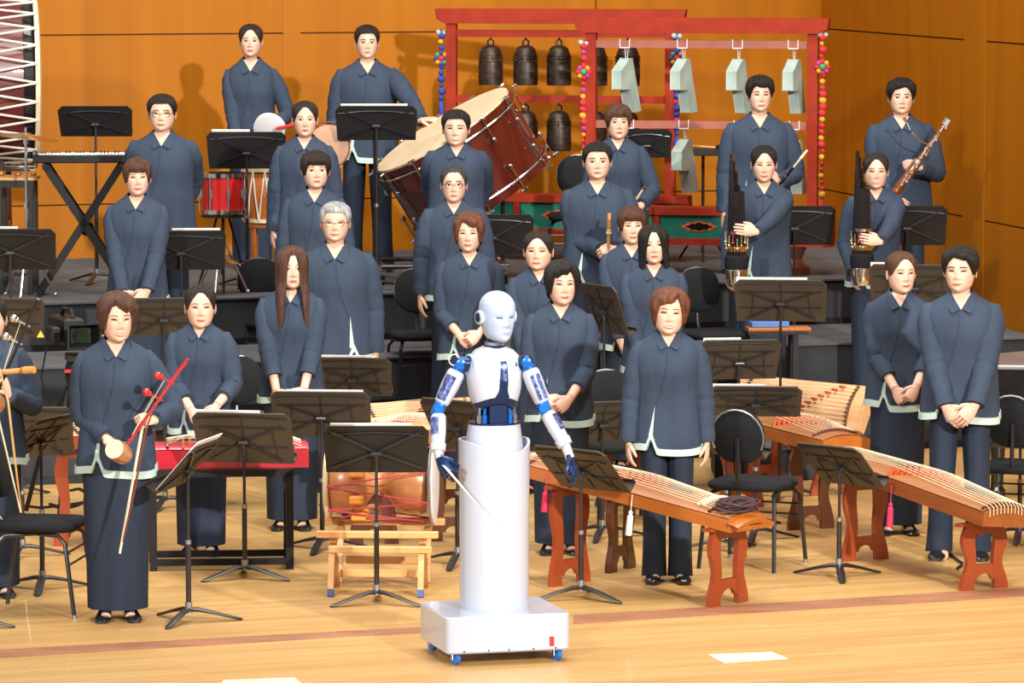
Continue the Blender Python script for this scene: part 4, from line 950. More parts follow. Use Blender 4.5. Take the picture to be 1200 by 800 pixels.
# red lacquered zither on a black frame table
def red_zither():
    A, B = gp(178, 24.22), gp(361, 24.30); a, b = V((*A, 0)), V((*B, 0)); L = (b - a).length
    zither('red lacquered bowed zither on a black frame table', A, B, .552, .24, .10, 8, top='redlac', side='redlac', b0=.2, b1=.5)
    rt = empty('frame_table', (*(a.lerp(b, .44).xy), 0), atan2((b - a).y, (b - a).x), 'black steel frame table carrying the red zither', 'table'); w = .74
    for x in (-w / 2, w / 2):
        for y in (-.15, .17):
            m = MB(); m.box((x, y, .265), (.04, .04, .53)); m.build('leg', MT['black'], rt)
    for y in (-.15, .17):
        m = MB(); m.box((0, y, .53), (w + .04, .04, .04)); m.build('top_rail', MT['black'], rt)
        m = MB(); m.box((0, y, .045), (w - .04, .035, .035)); m.build('bottom_rail', MT['black'], rt)
    for x in (-w / 2, w / 2):
        m = MB(); m.box((x, .01, .53), (.04, .28, .04)); m.build('side_rail', MT['black'], rt); m = MB(); m.box((x, .01, .06), (.035, .28, .035)); m.build('side_rail', MT['black'], rt)
    m = MB(); m.box((0, .01, .5435), (w, .34, .012)); m.build('tabletop', MT['chestnut'], rt)
red_zither()

# ------------------------------------------------------------------ hourglass drum on a sawhorse
MT['paleoak'] = wood('pale_oak_rail', (0.66, 0.36, 0.14), (0.55, 0.26, 0.08), (3, 20, 20), 0.45, 0.1)
MT['drumwood'] = wood('turned_paulownia', (0.50, 0.22, 0.085), (0.36, 0.13, 0.045), (2, 9, 9), 0.3, 0.5)
MT['hide'] = mat('drum_hide', (0.62, 0.50, 0.33), 0.55, 0, 0.05)
MT['hide_white'] = mat('white_drum_hide', (0.66, 0.67, 0.70), 0.5, 0, 0.02)
MT['rope_red'] = mat('crimson_rope', (0.42, 0.03, 0.06), 0.7)
MT['orange_leather'] = mat('orange_leather', (0.70, 0.26, 0.03), 0.5)
MT['blue_tip'] = mat('blue_grey_tape', (0.05, 0.09, 0.25), 0.6)
def janggu():
    c = at(445, 565, 23.65); rt = empty('hourglass_drum', c, R(-4), 'hourglass drum with crimson ropes lying behind the black music stand', 'drum')
    X = M.Rotation(pi / 2, 4, 'Y')
    m = MB(); m.lathe([(.150, -.255), (.166, -.22), (.168, -.15), (.145, -.09), (.085, -.05), (.055, -.02), (.055, .02), (.085, .05), (.145, .09), (.170, .15), (.170, .22), (.155, .255)], 32, X); m.build('body', MT['drumwood'], rt, ang=50)
    for x, r, mt_ in ((-.275, .195, 'hide'), (.285, .222, 'hide_white')):
        m = MB(); m.lathe([(r * .9, x - .012), (r, x - .008), (r, x + .012), (r * .9, x + .016)], 36, X); h = m.build('drumhead', MT[mt_], rt); m = MB(); m.torus(r, .007, 36, 6, M.Translation(V((x, 0, 0))) @ X); m.build('hoop', MT['chrome_dull'] if x > 0 else MT['hide'], h)
    n = 8
    for i in range(n):
        t0 = 2 * pi * i / n; t1 = 2 * pi * (i + .5) / n; t2 = 2 * pi * (i + 1) / n
        P0 = V((-.27, .19 * cos(t0), .19 * sin(t0))); P1 = V((.28, .218 * cos(t1), .218 * sin(t1))); P2 = V((-.27, .19 * cos(t2), .19 * sin(t2)))
        for p, q in ((P0, P1), (P1, P2)):
            m = MB(); m.tube([p, q], .0042, 6); m.build('rope', MT['rope_red'], rt)
        m = MB(); k = .30; e = P0.lerp(P1, k).lerp(P2.lerp(P1, k), .5); m.box(e, (.075, .05, .045), None, .008); m.build('leather_slider', MT['orange_leather'], rt)
    g = ground(443, 698); rt = empty('drum_rack', (g.x, 23.35, 0), R(-3), 'pale wooden sawhorse rack under the hourglass drum', 'drum rack')
    def part(n_, mt_, f): m = MB(); f(m); return m.build(n_, MT[mt_], rt)
    w = .30
    zt = c.z - .225
    part('top_rail', 'paleoak', lambda m: m.box((0, -.10, zt), (.64, .045, .036), None, .004)); part('top_rail', 'paleoak', lambda m: m.box((0, .42, zt), (.64, .045, .036), None, .004))
    part('middle_rail', 'paleoak', lambda m: m.box((.02, -.155, .24), (.54, .035, .036), None, .004))
    part('low_rail', 'paleoak', lambda m: m.box((.02, -.05, .10), (.44, .03, .04), None, .004))
    part('low_rail', 'paleoak', lambda m: m.box((.02, .30, .12), (.44, .03, .04), None, .004))
    for x in (-.235, .235):
        part('post', 'drumwood', lambda m: m.bar((x, -.09, zt - .01), (x - .0, .16, .0), .05, .03, (1, 0, 0)))
        l = part('leg', 'paleoak', lambda m: m.bar((x, -.135, .235), (x, -.215, .035), .036, .03, (1, 0, 0)))
        m = MB(); m.bar((x, -.214, .036), (x, -.224, .0), .039, .034, (1, 0, 0)); m.build('foot_tape', MT['blue_tip'], l)
        part('post', 'paleoak', lambda m: m.bar((x, .40, zt - .01), (x, .28, 0), .045, .03, (1, 0, 0)))
    for x in (-.235, .235):
        part('cross_beam', 'paleoak', lambda m: m.bar((x, -.10, zt - .03), (x, .42, zt - .03), .035, .03))
janggu()

# ------------------------------------------------------------------ held instruments
MT['redneck'] = mat('red_lacquer_neck', (0.42, 0.015, 0.02), 0.25, coat=0.5)
MT['ebony'] = mat('ebony', (0.008, 0.008, 0.009), 0.22, coat=0.4)
MT['bamboo'] = wood('bamboo', (0.62, 0.33, 0.09), (0.45, 0.20, 0.05), (20, 20, 3), 0.35, 0.3)
MT['gold'] = mat('gold_key', (0.80, 0.55, 0.20), 0.2, 1.0)
MT['silver'] = mat('silver', (0.80, 0.80, 0.78), 0.18, 1.0)
MT['maroonwood'] = wood('bassoon_maple', (0.20, 0.05, 0.018), (0.12, 0.025, 0.010), (10, 10, 2), 0.25, 0.6)
def fiddle(pts, label, mt_, bow, D, blab):
    (tx, ty), (bx, by), (cx, cy) = pts; T, B, C = at(tx, ty, D), at(bx, by, D), at(cx, cy, D - .03)
    rt = empty('fiddle', C, 0, label, 'fiddle'); T, B = T - C, B - C; u = (T - B).normalized()
    m = MB(); m.tube([B - u * .03, B + u * .25, T - u * .08, T - u * .02 + V((.004, -.006, 0)), T + V((.006, -.018, .004))], [.008, .0085, .009, .010, .006], 10); m.build('neck', MT[mt_], rt)
    m = MB(); m.lathe([(.044, -.07), (.052, -.05), (.053, .03), (.049, .05)], 22, mat_axes(V((0, 0, 0)), *[q for q in frame(V((-.35, -.85, .35)))][1:], V((-.35, -.85, .35)).normalized())); bd = m.build('resonator', MT['drumwood'], rt)
    m = MB(); m.lathe([(.0495, .049), (.048, .054), (.0, .055)], 22, mat_axes(V((0, 0, 0)), *[q for q in frame(V((-.35, -.85, .35)))][1:], V((-.35, -.85, .35)).normalized())); m.build('soundboard', MT['bead'], bd)
    sd = V((-.8, -.3, .45)).normalized()
    for k in (.14, .24):
        p = T - u * k; m = MB(); m.tube([p + sd * -.02, p + sd * .06], .0055, 8); m.ball(p + sd * .075, .021, 10, 8); m.lathe([(.012, 0), (.016, .008), (.012, .016)], 10, mat_axes(p + sd * .05, *frame(sd)[1:], sd)); m.build('peg', MT[mt_ if mt_ != 'ebony' else 'silver'], rt)
        m = MB(); m.tube([p + sd * .035, B + u * .06 + V((-.01, -.03, .0))], .0014, 5); m.build('string', MT['silk'], rt)
    b = [at(*q) for q in bow]; o = empty('fiddle_bow', b[0], 0, blab, 'bow'); b = [q - b[0] for q in b]
    m = MB(); m.tube([q + V((.022 * sin(pi * i / (len(b) - 1)), 0, 0)) for i, q in enumerate(b)], [.005] + [.006] * (len(b) - 2) + [.0035], 8); m.build('stick', MT['maroonwood' if mt_ != 'ebony' else 'paleoak'], o)
    m = MB(); m.tube([b[0] + V((-.045, -.015, -.06)), b[-1] + V((-.002, -.012, .0))], [.0105, .008], 6, flat=.5); m.build('bow_hair', MT['silk'], o)
fiddle(((219, 421), (150, 520), (139, 529)), 'red necked two string fiddle held by the smiling woman', 'redneck', [(178, 484, 22.14), (167, 502, 22.04), (152, 580, 22.0), (141, 648, 22.02)], 22.12, 'thin bow hanging down before the smiling woman skirt')
fiddle(((44, 351), (-2, 458), (-10, 470)), 'black necked two string fiddle cut off by the picture edge', 'ebony', [(-4, 420, 22.45), (5, 470, 22.4), (12, 530, 22.4), (25, 600, 22.45)], 22.55, 'long pale bow hanging at the picture edge')
def stick(name, label, cat, p0, p1, parts):
    a, b = at(*p0), at(*p1); rt = empty(name, a, 0, label, cat); d = b - a
    for nm, t0, t1, r0, r1, mt_ in parts:
        m = MB(); m.tube([d * t0, d * t1], [r0, r1], 12); m.build(nm, MT[mt_], rt)
    return rt, a, d
stick('wooden_pipe', 'short wooden pipe held by the musician at the picture edge', 'pipe', (2, 436, 22.5), (40, 433, 22.4), [('tube', 0, .7, .014, .014, 'paleoak'), ('end_knob', .7, 1, .020, .019, 'bamboo'), ('ring', .62, .7, .019, .019, 'chestnut')])
stick('bamboo_flute', 'short bamboo flute held upright by the stout man', 'flute', (713, 291, 29.08), (714, 250, 29.05), [('tube', 0, .62, .011, .012, 'bamboo'), ('binding', .50, .54, .0135, .0135, 'silk'), ('upper_tube', .62, 1, .013, .0125, 'bamboo'), ('thumb_rest', .42, .47, .018, .018, 'bead')])
rt, a, d = stick('reed_pipe', 'thin black reed pipe held by the tall man', 'oboe', (904, 228, 30.6), (946, 176, 30.5), [('tube', 0, .62, .014, .010, 'ebony'), ('bell', -.10, .02, .020, .014, 'ebony'), ('key_ring', .20, .24, .015, .015, 'silver'), ('key_ring', .40, .43, .013, .013, 'silver'), ('reed', .62, .82, .006, .007, 'bead'), ('reed_tip', .82, 1, .011, .008, 'silk')])
stick('thin_flute', 'pale stick held low by the young woman with copper fringe', 'flute', (744, 236, 30.35), (756, 218, 30.3), [('tube', 0, .8, .008, .008, 'bead'), ('tip', .8, 1, .010, .009, 'silver')])
rt, a, d = stick('bassoon', 'brown bassoon with silver keys held across the chest', 'bassoon', (1049, 226, 30.85), (1112, 140, 30.85), [('boot', 0, .42, .034, .032, 'maroonwood'), ('wing_joint', .36, .70, .021, .019, 'maroonwood'), ('bell_joint', .40, .93, .019, .018, 'maroonwood'), ('bell', .92, 1.0, .026, .030, 'silver'), ('ring', .40, .44, .036, .036, 'silver')])
u, e1, e2 = frame(d)
for i in range(15):
    t = .05 + .85 * i / 14; m = MB(); c = d * t + V((.012 * ((i % 3) - 1), -.036 if t < .42 else -.024, .010 * ((i % 2) - .5))); m.lathe([(.004, -.006), (.012, 0), (.010, .005)], 10, mat_axes(c, V((1, 0, 0)), V((0, 0, 1)), V((0, -1, 0)))); m.bar(c, c + d.normalized() * .05, .005, .004); m.build('key', MT['silver' if i % 4 else 'gold'], rt)
m = MB(); q = d * .66 + V((-.02, -.02, 0)); m.tube([q, q + V((-.06, -.03, .03)), q + V((-.12, -.06, .09)), q + V((-.15, -.07, .15))], [.006, .005, .0045, .004], 8); m.tube([q + V((-.15, -.07, .15)), q + V((-.175, -.075, .19))], [.008, .012], 8); m.build('bocal', MT['silver'], rt)
def mouth_organ(px, ytop, ybot, D, label):
    c = at(px, ybot, D); top = at(px, ytop, D); Hh = top.z - c.z; rt = empty('mouth_organ', c, 0, label, 'mouth organ')
    m = MB(); m.lathe([(.052, 0), (.066, .025), (.072, .06), (.074, .115), (.070, .12)], 24); m.build('silver_bowl', MT['silver'], rt)
    m = MB(); m.lathe([(.074, .12), (.080, .135), (.080, .20), (.072, .21)], 24); m.build('bellows_band', MT['fabric_black'], rt)
    for i in range(16):
        t = 2 * pi * i / 16; r = .055; hgt = Hh * (.72 + .28 * max(0, cos(t - 2.6))) ; m = MB(); m.tube([V((r * cos(t), r * sin(t), .20)), V((r * .72 * cos(t), r * .72 * sin(t), hgt))], [.0115, .0095], 8); p_ = m.build('pipe', MT['ebony'], rt)
        m = MB(); m.lathe([(.013, .235), (.0135, .27)], 8, M.Translation(V((r * cos(t), r * sin(t), 0))));  m.build('pipe_ferrule', MT['gold' if i % 3 else 'silver'], p_)
        m = MB(); q = V((.074 * cos(t), .074 * sin(t), .255 + .02 * (i % 3))); m.ball(q, .009, 8, 6); m.bar(q, q + V((0, 0, .07)), .006, .005); m.build('key', MT[('silver', 'gold', 'silver', 'redneck')[i % 4] if i % 8 == 3 else ('silver', 'gold')[i % 2]], rt)
    m = MB(); m.lathe([(.066, Hh * .40), (.067, Hh * .40 + .02)], 24, None, False, False); m.build('binding_ring', MT['silver'], rt)
mouth_organ(863, 180, 336, 29.46, 'black mouth organ with silver bowl held by the woman beside the chimes')
mouth_organ(1010, 176, 334, 29.72, 'black mouth organ with silver bowl held by the grinning woman')
# ------------------------------------------------------------------ bell rack and stone chime rack
MT['rackred'] = mat('vermilion_paint', (0.27, 0.022, 0.007), 0.55, 0, 0.08, spec=.2)
MT['rackgreen'] = mat('deep_green_paint', (0.006, 0.13, 0.085), 0.45)
MT['rackorange'] = mat('orange_border_paint', (0.62, 0.10, 0.03), 0.45)
MT['rackbar'] = mat('rose_brown_bar', (0.30, 0.09, 0.06), 0.45)
MT['bronze'] = mat('dark_bronze', (0.045, 0.030, 0.022), 0.42, 0.6, 0.3, (12, 12, 30))
MT['jade'] = mat('grey_green_stone', (0.34, 0.43, 0.38), 0.5, 0, 0.1, (6, 6, 6))
BELLM = None
def rack(px, D, rz, w, over, zs, name, label, cat):
    """zs: beam centre, upper bar, lower bar, base rail, panel bottom (heights above the floor of the riser)"""
    X = at(px, 150, D).x; rt = empty(name, (X, D, ZC), R(rz), label, cat); zb, z1, z2, z3, z4 = zs
    for sx in (-1, 1):
        m = MB(); m.box((sx * w / 2, 0, (zb + z3) / 2), (.075, .075, zb - z3)); m.build('post', MT['rackred'], rt)
    q = w / 2 + over; m = MB(); m.prism([(-q, .055), (-q + .012, -.02), (-q + .07, -.055), (q - .07, -.055), (q - .012, -.02), (q, .055)], -.06, .06, M.Translation(V((0, 0, zb))) @ M.Rotation(pi / 2, 4, 'X')); m.build('top_beam', MT['rackred'], rt)
    for z, nm in ((z1, 'upper_bar'), (z2, 'lower_bar')):
        m = MB(); m.box((0, 0, z), (w - .07, .04, .055)); m.build(nm, MT['rackred' if name == 'bell_rack' else 'rackbar'], rt)
    m = MB(); m.box((0, 0, z3), (w + .30, .22, .055)); m.build('base_rail', MT['rackred'], rt)
    m = MB(); m.box((0, 0, z4), (w + .30, .22, .05)); m.build('bottom_rail', MT['rackred'], rt)
    np_ = 3
    for i in range(np_):
        pw = (w + .26) / np_; x = -(w + .26) / 2 + pw * (i + .5); pm = MB(); pm.box((x, 0, (z3 + z4) / 2), (pw - .06, .17, z3 - z4 - .05)); pn = pm.build('panel', MT['rackgreen'], rt)
        for k, mt_, yy in ((1.0, 'rackorange', -.088), (.72, 'ebony', -.092)):
            sp = [((.12 * k + .012 * cos(6 * t)) * cos(t) + x, (.035 * k + .006 * cos(8 * t)) * sin(t)) for t in [2 * pi * j / 32 for j in range(32)]]
            m = MB(); m.prism(sp, -yy - .004, -yy, M.Translation(V((0, 0, (z3 + z4) / 2))) @ M.Rotation(pi / 2, 4, 'X')); m.build('cloud_ornament', MT[mt_], pn)
    for i in range(np_ + 1):
        x = -(w + .26) / 2 + (w + .26) / np_ * i; m = MB(); m.box((x, 0, (z3 + z4) / 2), (.05, .2, z3 - z4 - .05)); m.build('mullion', MT['rackred'], rt)
    for sx in (-1, 1):
        m = MB(); m.lathe([(.15, 0), (.15, .06), (.11, .08), (.09, .12), (.12, z4 - .05), (.13, z4 - .025)], 20, M.Translation(V((sx * w * .40, 0, 0)))); m.build('foot', MT['darkwood'], rt)
    return rt
def bell_rack():
    global BELLM
    D = 33.6; rt = rack(657, D, -10, 1.66, .12, (1.83, 1.70, 1.21, .47, .22), 'bell_rack', 'tall red rack hung with dark bronze bells behind the bass drum', 'bell rack')
    b = MB(); b.lathe([(.02, .30), (.045, .295), (.070, .275), (.084, .235), (.092, .15), (.094, .06), (.091, .0), (.082, .0), (.082, .02)], 26, None, False, True)
    for z in (.20, .225, .175): b.torus(.0885 if z > .2 else .0905, .003, 26, 5, M.Translation(V((0, 0, z))))
    for i in range(9):
        for k in (.188, .212): t = 2 * pi * i / 9; b.ball((.092 * cos(t), .092 * sin(t), k), .007, 6, 4)
    b.tube([V((-.02, 0, .29)), V((-.022, 0, .33)), V((0, 0, .345)), V((.022, 0, .33)), V((.02, 0, .29))], .008, 6)
    BELLM = b.mesh('bell_body', MT['bronze'], 40)
    n_ = ['first', 'second', 'third', 'fourth', 'fifth']
    for row, zz in ((0, 1.70), (1, 1.21)):
        for i, px in enumerate((575, 616, 655, 697, 735)):
            xl_ = (px - 657) / (F_PX / D) / cos(R(10)); p = rt.matrix_basis @ V((xl_, 0, zz - .385)) if False else V((rt.location.x + xl_ * cos(R(-10)), D + xl_ * sin(R(-10)), ZC + zz - .385))
            o = empty('bronze_bell', p, R(13 * i), f'{n_[i]} bronze bell from the bass drum end of the {"upper" if row == 0 else "lower"} rack row', 'bell', 'bronze bells on the red rack')
            inst('bell_body', BELLM, o)
            m = MB(); m.tube([V((0, 0, .335)), V((0, 0, .362))], .006, 6); m.build('hanger', MT['fabric_black'], o)
bell_rack()
def chime_rack():
    D = 32.35; rz = -12; rt = rack(822, D, rz, 1.62, .12, (1.79, 1.655, 1.075, .455, .235), 'chime_rack', 'tall red rack hung with grey green stone chimes', 'chime rack')
    # L shaped slab hung from its apex
    pl = [(-.115, -.10), (-.115, .035), (.0, .12), (.03, .12), (.155, -.26), (.055, -.27), (.0, -.10)]
    m = MB(); m.prism(pl, -.042, .042, M.Rotation(pi / 2, 4, 'X'), .004); ME = m.mesh('stone_slab', MT['jade'], 30)
    n_ = ['first', 'second', 'third', 'fourth']
    for zz, pxs, rw in ((1.655, (733, 800, 864, 928), 'upper'), (1.075, (738, 802, 866, 930), 'lower')):
        for i, px in enumerate(pxs):
            xl_ = (px - 822) / (F_PX / D) / cos(R(rz)); p = V((rt.location.x + xl_ * cos(R(rz)), D + xl_ * sin(R(rz)), ZC + zz - .225))
            o = empty('stone_chime', p, R(58 + 3 * i), f'{n_[i]} stone chime from the bell rack end of the {rw} bar', 'stone chime', 'stone chimes on the red rack')
            inst('stone_slab', ME, o)
            m = MB()
            for dx in (.005, .03): m.tube([V((dx, .0, .115)), V((dx + .02 * (dx > .01) - .01, .0, .20))], .003, 5)
            m.build('hanging_cord', MT['hide_white'], o)
            h = MB(); h.x = M.Rotation(R(rz - 58 - 3 * i), 4, 'Z')
            for dx in (-.035, .035): h.box((dx, -.0235, .228), (.006, .005, .065))
            h.box((0, -.0235, .198), (.076, .005, .007)); h.build('hook', MT['hide_white'], o)
chime_rack()
for i, c in enumerate(((.55, .02, .03), (.60, .30, .02), (.03, .05, .30), (.05, .28, .10), (.45, .03, .20))): MT['pom%d' % i] = mat('pompom_%d' % i, c, 0.8)
def tassel_cord(px, y0, y1, D, label, cols, fl):
    a, b = at(px, y0, D), at(px, y1, D); rt = empty('bead_tassel', a, 0, label, 'tassel'); L = (a - b).z; rnd = random.Random(px)
    m = MB(); m.tube([V((0, 0, .03)), V((0, 0, -L))], .005, 6); m.build('cord', MT['pom%d' % cols[0]], rt)
    n = int(L / .045)
    mb = MB()
    for i in range(n):
        mb.mi = i % len(cols) if rnd.random() < .7 else 0; mb.ball((rnd.uniform(-.006, .006), 0, -L * (i + .5) / n), rnd.choice((.016, .022, .028)), 8, 6)
    mb.build('bead_strand', [MT['pom%d' % c] for c in cols], rt)
    for k in range(8):
        m = MB(); t = 2 * pi * k / 8; m.ball((.040 * cos(t), -.01, -fl * L + .040 * sin(t)), .019, 8, 6); m.build('pompom', MT['pom%d' % ((0, 1, 0, 4)[k % 4] if cols[0] == 0 else (2, 1, 2, 3)[k % 4])], rt)
    m = MB(); m.ball((0, -.015, -fl * L), .024, 10, 8); m.build('pompom', MT['pom3' if cols[0] == 0 else 'pom0'], rt)
    m = MB(); m.ball((-.02, 0, .0), .022, 8, 6); m.ball((.022, 0, -.004), .020, 8, 6); m.build('jade_knot', MT['jade'], rt)
    m = MB(); m.lathe([(.006, -L), (.02, -L - .02), (.022, -L - .12), (.01, -L - .122)], 10); m.build('fringe', MT['pom%d' % cols[0]], rt)
tassel_cord(517, 38, 118, 33.75, 'blue bead tassel hanging from the end of the bell rack beam', (2, 1, 3), .38)
tassel_cord(684, 50, 206, 32.5, 'red bead tassel hanging at the front post of the chime rack', (0, 4, 1), .22)
tassel_cord(793, 42, 160, 33.4, 'dark blue bead tassel hanging between the stone chimes', (2, 4, 2), .22)
tassel_cord(964, 40, 232, 32.14, 'red bead tassel hanging at the rack end near the side wall', (0, 1, 0), .20)

# ------------------------------------------------------------------ bass drum
MT['drumred'] = wood('dark_cherry_shell', (0.095, 0.010, 0.005), (0.035, 0.005, 0.004), (14, 14, 2), 0.2, 0.7)
def bass_drum():
    c = at(519, 153, 31.65); ax = V((.52, .13, -.845)).normalized(); rt = empty('bass_drum', c, 0, 'large tilted cherry red concert bass drum', 'drum')
    u, a, b = frame(ax); mm = mat_axes(V((0, 0, 0)), a, b, u); Rr, Ln = .535, .56
    m = MB(); m.lathe([(Rr, .0), (Rr, Ln)], 56, mm); m.build('shell', MT['drumred'], rt)
    m = MB(); m.lathe([(.0, -.012), (Rr + .004, -.012), (Rr + .006, .02)], 56, mm, False, False); m.build('batter_head', MT['hide'], rt)
    for z in (.03, Ln - .03):
        m = MB(); m.lathe([(Rr + .002, z - .03), (Rr + .018, z - .03), (Rr + .018, z + .02), (Rr + .002, z + .02)], 56, mm, False, False); m.build('counterhoop', MT['drumred'], rt)
        m = MB(); m.torus(Rr + .014, .009, 56, 6, mm @ M.Translation(V((0, 0, z + (.035 if z < .2 else -.035))))); m.build('chrome_hoop', MT['chrome'], rt)
    for z, s in ((.06, 1), (Ln - .06, -1)):
        for i in range(12):
            t = 2 * pi * i / 12 + .2; e = V((cos(t), sin(t), 0)); m = MB(); m.x = mm; p = e * (Rr + .035) + V((0, 0, z))
            m.tube([p - V((0, 0, s * .07)), p + V((0, 0, s * .10))], .007, 8); m.ball(p + V((0, 0, s * .11)), (.018, .018, .024), 8, 6); m.tube([p - V((0, 0, s * .065)), p - V((0, 0, s * .065)) + e * .045], .009, 6); m.tube([p - V((0, 0, s * .075)) + V((e.y, -e.x, 0)) * .03, p - V((0, 0, s * .075)) - V((e.y, -e.x, 0)) * .03], .007, 6)
            m.build('tension_lug', MT['chrome'], rt)
    g = c + ax * .28; f = V((g.x - c.x, g.y - c.y, ZC - c.z)); fr = empty('drum_cradle', (g.x, g.y, ZC), R(8), 'black wheeled cradle carrying the bass drum', 'drum cradle')
    zc_ = g.z - ZC
    for x, y in ((-.62, -.30), (.24, -.34), (-.58, .38), (.28, .36)):
        m = MB(); m.lathe([(.025, -.02), (.055, -.018), (.055, .018), (.025, .02)], 16, M.Translation(V((x, y, .055))) @ M.Rotation(pi / 2, 4, 'Y')); w = m.build('caster_wheel', MT['black'], fr); m = MB(); m.box((x, y, .115), (.06, .05, .04)); m.build('caster_fork', MT['chrome_dull'], w)
    for y in (-.32, .37):
        m = MB(); m.tube([V((-.62, y, .13)), V((.28, y, .13))], .018, 8); m.build('base_tube', MT['steel'], fr)
    for x in (-.60, .26):
        m = MB(); m.tube([V((x, -.32, .13)), V((x, .37, .13))], .018, 8); m.build('base_tube', MT['steel'], fr)
    for x, y in ((-.62, -.02), (.28, .02)):
        m = MB(); m.tube([V((x, y, .13)), V((x * 1.02, y, zc_ - .02 + (.30 if x < 0 else -.1)))], .016, 8); m.build('upright', MT['steel'], fr)
bass_drum()

# ------------------------------------------------------------------ huge rope drum, cymbal, table, keyboard
MT['ropewhite'] = mat('white_rope', (0.60, 0.56, 0.48), 0.8)
MT['maroon'] = wood('maroon_shell', (0.13, 0.014, 0.018), (0.07, 0.008, 0.010), (3, 10, 10), 0.35, 0.3)
MT['brass'] = mat('brass', (0.62, 0.42, 0.16), 0.25, 1.0)
def rope_drum():
    D = 31.2; s = F_PX / D; c = at(-74, 94, D); r = 104 / s; hl = 112 / s; rt = empty('rope_drum', c, R(9), 'huge maroon drum laced with white rope cut off by the picture edge', 'drum'); X = M.Rotation(pi / 2, 4, 'Y')
    m = MB(); m.lathe([(r * .90, -hl), (r * .97, -hl * .5), (r, 0), (r * .97, hl * .5), (r * .90, hl)], 48, X); m.build('shell', MT['maroon'], rt, ang=50)
    for sx in (-1, 1):
        m = MB(); m.lathe([(r * .88, sx * hl), (r * 1.0, sx * (hl - .012)), (r * 1.0, sx * (hl + .018)), (r * .9, sx * (hl + .03))], 48, X); m.build('drumhead', MT['hide'], rt); m = MB(); m.lathe([(r * .93, sx * (hl - .085)), (r * .955, sx * (hl - .085)), (r * .925, sx * (hl - .01)), (r * .90, sx * (hl - .01))], 48, X); m.build('dark_band', MT['ebony'], rt)
    n = 30
    for i in range(n):
        t0, t1, t2 = [2 * pi * (i + q) / n for q in (0, .5, 1)]
        def Q(sx, t, k=1.0): return V((sx * hl * k, r * 1.02 * cos(t), r * 1.02 * sin(t)))
        if cos(t1) > .35: continue
        pts0 = [Q(1, t0), Q(.55, t0 + (t1 - t0) * .8) + V((0, -.03, 0)), Q(-.3, t1) + V((0, -.035, 0)), Q(-1, t1)]; pts1 = [Q(1, t2), Q(.55, t2 + (t1 - t2) * .8) + V((0, -.03, 0)), Q(-.3, t1) + V((0, -.035, 0)), Q(-1, t1)]
        for p in (pts0, pts1): m = MB(); m.tube(p, .0085, 6); m.build('rope', MT['ropewhite'], rt)
        m = MB(); p = Q(.50, t1) + V((0, -.03 * (1 if cos(t1) < 0 else .3), 0)); m.box(p, (.13, .045, .055), M.Rotation(t1, 3, 'X'), .012); m.build('leather_slider', MT['fabric_black'], rt)
    f = empty('drum_trestle', (c.x, D, ZC), 0, 'dark trestle holding up the huge maroon drum', 'trestle'); zz = c.z - ZC - r
    for x in (-.45, .45):
        m = MB(); m.box((x, 0, zz / 2 + .02), (.07, .5, .06)); m.build('cross_rail', MT['darkwood'], f)
        for y in (-.24, .24): m = MB(); m.box((x, y, (zz + .10) / 2), (.07, .06, zz + .10)); m.build('post', MT['darkwood'], f)
rope_drum()
def tripod(mb, r, h, n=3, rot=0.3, rad=.009):
    for i in range(n):
        t = rot + 2 * pi * i / n; mb.tube([V((0, 0, h)), V((r * cos(t), r * sin(t), .01))], rad, 8)
def cymbal_stand(px, py, D, r, z, label, tilt=6):
    c = at(px, py, D); rt = empty('cymbal_stand', (c.x, D, z), 0, label, 'cymbal'); h = c.z - z
    m = MB(); m.lathe([(.012, .012), (.03, .016), (.045, .006), (r, -.016), (r, -.018), (.045, .003), (.012, .008)], 40, M.Translation(V((0, 0, h))) @ M.Rotation(R(tilt), 4, 'Y')); m.build('cymbal_plate', MT['brass'], rt)
    m = MB(); m.tube([V((0, 0, .30)), V((0, 0, h + .05))], .010, 8); m.lathe([(.018, h - .06), (.018, h - .02)], 10); m.lathe([(.02, h * .55), (.02, h * .55 + .04)], 10); m.build('pole', MT['chrome'], rt)
    for i in range(3):
        t = .4 + 2 * pi * i / 3; m = MB(); m.tube([V((0, 0, .42)), V((.20 * cos(t), .20 * sin(t), .012))], .009, 8); m.ball((.20 * cos(t), .20 * sin(t), .014), .016, 8, 6); m.build('leg', MT['chrome'], rt)
cymbal_stand(30, 158, 30.25, .225, ZC, 'brass cymbal on a chrome stand in front of the huge drum')
cymbal_stand(258, 302, 30.5, .14, ZC, 'small low brass cymbal on a chrome stand under the red drum', 10)
